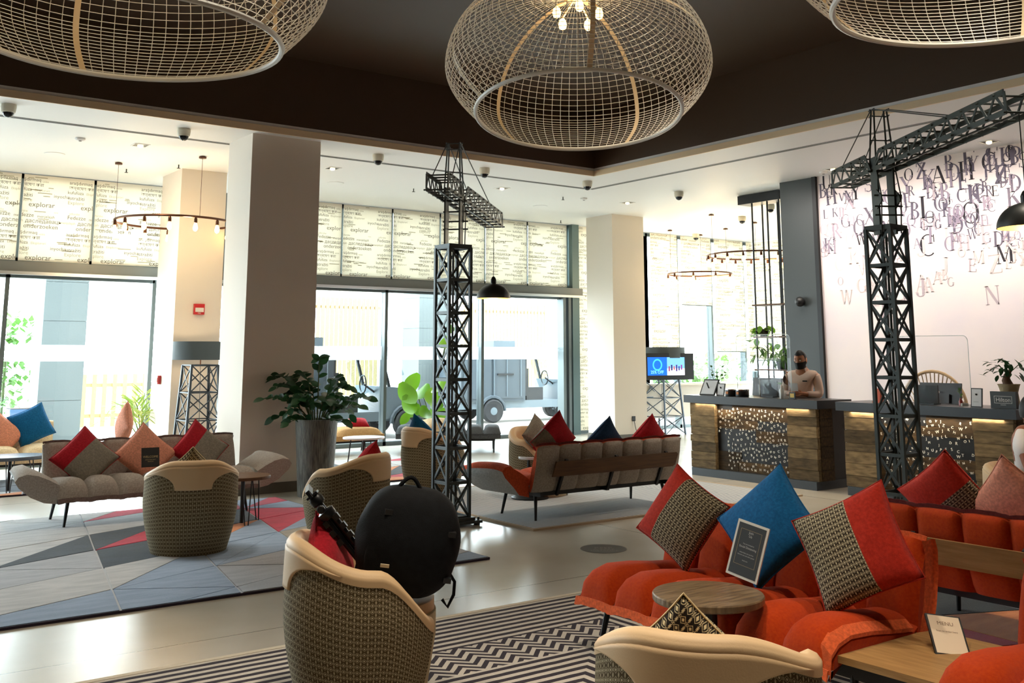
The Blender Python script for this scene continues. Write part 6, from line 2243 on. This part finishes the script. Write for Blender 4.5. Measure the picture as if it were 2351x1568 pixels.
def head_shape(c, R3, m, par, hair_m, hair_len, mask=False, s=1.0):
    """head with brow, nose, mouth, chin, eyes and ears, facing local +x"""
    def hd(u, v):
        a, b = u * 2 * math.pi, (v - .5) * math.pi
        x, y, z = math.cos(b) * math.cos(a), math.cos(b) * math.sin(a), math.sin(b)
        X = .098 * x; Y = .076 * y * (1 - .22 * max(0, -z) ** 1.2); Z = .118 * z
        if x > 0:
            X *= 1 - .05 * max(0, -z)
            f = max(0, 1 - (y / .28) ** 2)
            X += .024 * f * math.exp(-((z + .12) / .16) ** 2)                 # nose
            X -= .010 * math.exp(-((abs(y) - .36) / .2) ** 2) * math.exp(-((z - .10) / .14) ** 2)  # eye sockets
            X += .006 * f * math.exp(-((z + .44) / .07) ** 2)                 # lips
            X += .010 * max(0, 1 - (y / .4) ** 2) * math.exp(-((z + .80) / .16) ** 2)
        return (X, Y, Z)
    M_ = Matrix.Translation(c) @ R3 @ Matrix.Scale(s, 4)
    h = ob('head', MB().grid(hd, 40, 28, cu=True).mesh('head', m, 'all'), par, M=M_)
    for k in (-1, 1):
        ob('eye', MB().lathe([(.011 * math.sin(a), -.011 * math.cos(a)) for a in [math.pi * i / 8 for i in range(9)]], 12, (.083, k * .030, .014), caps=False).mesh('eye', M_WHITE, True), h)
        ob('pupil', MB().lathe([(.005 * math.sin(a), -.005 * math.cos(a)) for a in [math.pi * i / 6 for i in range(7)]], 10, (.0915, k * .030, .013), caps=False).mesh('pupil', M_HAIR, True), h)
        ob('eyebrow', MB().tube([(.088, k * .016, .036), (.087, k * .032, .041), (.078, k * .046, .036)], .004, 5).mesh('eyebrow', hair_m), h)
        ob('ear', MB().lathe([(.0, -.008), (.024, -.006), (.026, .002), (.012, .008), (.0, .006)], 14).mesh('ear', m, True), h, M=Matrix.Translation((-.008, k * .077, -.005)) @ Matrix.Rotation(R(90 * k), 4, 'X') @ Matrix.Scale(1.3, 4, (0, 1, 0)))
    def hr(u, v):
        a = u * 2 * math.pi
        b = lerp(.10 - hair_len * .9 * (1 - max(0, math.cos(a))), .5, v) * math.pi
        if math.cos(a) > .2:
            b = lerp(.21, .5, v) * math.pi
        r = 1.07 + .03 * noise.noise((math.cos(a) * 3, math.sin(a) * 3, v * 4))
        return (.098 * r * math.cos(b) * math.cos(a) - .004, .078 * r * math.cos(b) * math.sin(a), .120 * r * math.sin(b))
    ob('hair', MB().grid(hr, 36, 12, cu=True).mesh('hair', hair_m, 'all'), h)
    if mask:
        def mk(u, v):
            a = (u * 2 - 1) * R(82)
            z = lerp(-.100, -.012, v) + .012 * (1 - abs(u * 2 - 1)) * (v - .3)
            x, y = math.cos(a), math.sin(a)
            return ((.108 + .018 * math.exp(-(a / .35) ** 2) * math.exp(-((v - .75) / .35) ** 2)) * x * (1 - .06 * (1 - v)), .080 * y * (.86 + .14 * v), z)
        ob('face_mask', MB().grid(mk, 24, 8).mesh('face_mask', mat('black_face_mask', (16, 17, 20), .8), 'all'), h)
    return h
# receptionist: standing, head bowed towards the hands
pp = atX(1846, 870, 10.98)
RX, RY = 10.98, atX(1842, 850, 10.98).y
o = thing('person', 'receptionist in a pale shirt and black face mask looking down behind the left desk', 'person', (RX, RY, 0), R(197))
B = {'pelvis': ((0, 0, .93), (.15, .11)), 'waist': ((0, 0, 1.04), (.135, .10)), 'chest': ((.01, 0, 1.22), (.165, .115)), 'upper': ((.0, 0, 1.34), (.13, .09)), 'neck': ((.015, 0, 1.42), .056), 'skull': ((.035, 0, 1.49), .055)}
Ed = [('pelvis', 'waist'), ('waist', 'chest'), ('chest', 'upper'), ('upper', 'neck'), ('neck', 'skull')]
for s, k in ((1, 'l'), (-1, 'r')):
    B[k + 'sh'] = ((0, s * .175, 1.335), .062); B[k + 'el'] = ((.04, s * .235, 1.085), .046); B[k + 'wr'] = ((.235, s * .10, 1.10), .030)
    B[k + 'hip'] = ((0, s * .09, .86), .09); B[k + 'kn'] = ((.015, s * .095, .47), .058); B[k + 'an'] = ((0, s * .10, .09), .040); B[k + 'toe'] = ((.14, s * .11, .035), .034)
    Ed += [('upper', k + 'sh'), (k + 'sh', k + 'el'), (k + 'el', k + 'wr'), ('pelvis', k + 'hip'), (k + 'hip', k + 'kn'), (k + 'kn', k + 'an'), (k + 'an', k + 'toe')]
    hand_nodes(B, Ed, B[k + 'wr'][0], k + 'wr', (.85, -s * .5, .1), (0, -s * .8, -.3), 1.0, .45)
ob('body', skin_mesh('body', B, Ed, M_SKIN), o)
M_SHIRT = mat('pale_pink_shirt', (222, 196, 176), .8, bump=(12, .35), sheen=.2)
SH = {'pelvis': ((0, 0, .90), (.168, .128)), 'waist': ((0, 0, 1.04), (.155, .118)), 'chest': ((.01, 0, 1.22), (.182, .132)), 'upper': ((0, 0, 1.335), (.145, .105)), 'coll': ((.008, 0, 1.405), .074)}
Es = [('pelvis', 'waist'), ('waist', 'chest'), ('chest', 'upper'), ('upper', 'coll')]
for s, k in ((1, 'l'), (-1, 'r')):
    SH[k + 'sh'] = ((0, s * .178, 1.335), .075); SH[k + 'el'] = ((.04, s * .238, 1.085), .060); SH[k + 'wr'] = ((.215, s * .112, 1.098), .042)
    Es += [('upper', k + 'sh'), (k + 'sh', k + 'el'), (k + 'el', k + 'wr')]
ob('shirt', skin_mesh('shirt', SH, Es, M_SHIRT), o)
TR = {'pelvis': ((0, 0, .93), (.16, .12))}
Et = []
for s, k in ((1, 'l'), (-1, 'r')):
    TR[k + 'hip'] = ((0, s * .09, .84), .10); TR[k + 'kn'] = ((.015, s * .095, .47), .07); TR[k + 'an'] = ((0, s * .10, .10), .055)
    Et += [('pelvis', k + 'hip'), (k + 'hip', k + 'kn'), (k + 'kn', k + 'an')]
ob('trousers', skin_mesh('trousers', TR, Et, M_BLACK), o)
head_shape((.065, 0, 1.535), Matrix.Rotation(R(18), 4, 'Y'), M_SKIN, o, M_HAIR, .32, True, .98)
ob('name_badge', MB().box(.146, .150, .05, .11, 1.255, 1.272).mesh('name_badge', M_BLACK), o)
for s in (-1, 1):
    ob('collar', MB().add([(.06, s * .01, 1.36), (.075, s * .055, 1.43), (.02, s * .075, 1.45), (.07, s * .075, 1.36)], [(0, 1, 2, 3)]).mesh('collar', M_SHIRT), o)
pd = thing('paper_slip', 'small white slip held by the receptionist', 'paper', M=o.matrix_world)
pd.location = (RX, RY, 0); pd.rotation_euler = (0, 0, R(197))
ob('sheet', MB().add([(.30, -.05, 1.10), (.30, .05, 1.10), (.33, .05, 1.24), (.33, -.05, 1.24), (.302, -.05, 1.10), (.302, .05, 1.10), (.332, .05, 1.24), (.332, -.05, 1.24)], [(0, 1, 2, 3), (7, 6, 5, 4), (0, 4, 5, 1), (2, 6, 7, 3)]).mesh('sheet', M_PAPER), pd)
# seated guest at the right edge, mostly outside the frame
o = thing('person', 'seated guest in a white T-shirt at the right edge, only shoulder and arm showing', 'person', (guest.x, guest.y, 0), R(-75))
B = {'pelvis': ((-.02, 0, .55), (.15, .12)), 'waist': ((-.04, 0, .68), (.135, .10)), 'chest': ((-.05, 0, .85), (.16, .115)), 'upper': ((-.04, 0, .98), (.13, .09)), 'neck': ((-.02, 0, 1.06), .056), 'skull': ((0, 0, 1.13), .055)}
Ed = [('pelvis', 'waist'), ('waist', 'chest'), ('chest', 'upper'), ('upper', 'neck'), ('neck', 'skull')]
for s, k in ((1, 'l'), (-1, 'r')):
    B[k + 'sh'] = ((-.04, s * .18, .965), .064); B[k + 'el'] = ((.02, s * .24, .715), .045); B[k + 'wr'] = ((.24, s * .14, .665), .030)
    B[k + 'hip'] = ((.06, s * .09, .54), .095); B[k + 'kn'] = ((.45, s * .12, .54), .062); B[k + 'an'] = ((.47, s * .13, .09), .040); B[k + 'toe'] = ((.60, s * .14, .035), .034)
    Ed += [('upper', k + 'sh'), (k + 'sh', k + 'el'), (k + 'el', k + 'wr'), ('pelvis', k + 'hip'), (k + 'hip', k + 'kn'), (k + 'kn', k + 'an'), (k + 'an', k + 'toe')]
    hand_nodes(B, Ed, B[k + 'wr'][0], k + 'wr', (.85, -s * .3, -.2), (0, -s * .3, -.9), 1.0, .35)
ob('body', skin_mesh('body', B, Ed, M_SKIN2), o)
SH = {'pelvis': ((-.02, 0, .53), (.165, .135)), 'waist': ((-.04, 0, .68), (.15, .115)), 'chest': ((-.05, 0, .85), (.178, .132)), 'upper': ((-.04, 0, .975), (.145, .105)), 'coll': ((-.028, 0, 1.035), .07)}
Es = [('pelvis', 'waist'), ('waist', 'chest'), ('chest', 'upper'), ('upper', 'coll')]
for s, k in ((1, 'l'), (-1, 'r')):
    SH[k + 'sh'] = ((-.04, s * .185, .968), .082); SH[k + 'el'] = ((-.005, s * .225, .83), .070)
    Es += [('upper', k + 'sh'), (k + 'sh', k + 'el')]
ob('t_shirt', skin_mesh('t_shirt', SH, Es, mat('white_cotton', (232, 226, 222), .85, bump=(14, .3))), o)
TR = {'pelvis': ((-.02, 0, .53), (.16, .125))}
Et = []
for s, k in ((1, 'l'), (-1, 'r')):
    TR[k + 'hip'] = ((.06, s * .09, .54), .105); TR[k + 'kn'] = ((.45, s * .12, .54), .074); TR[k + 'an'] = ((.47, s * .13, .12), .052)
    Et += [('pelvis', k + 'hip'), (k + 'hip', k + 'kn'), (k + 'kn', k + 'an')]
ob('trousers', skin_mesh('trousers', TR, Et, mat('blue_denim', (54, 66, 92), .85)), o)
head_shape((.02, 0, 1.18), Matrix.Rotation(R(6), 4, 'Y'), M_SKIN2, o, M_HAIR, .3)
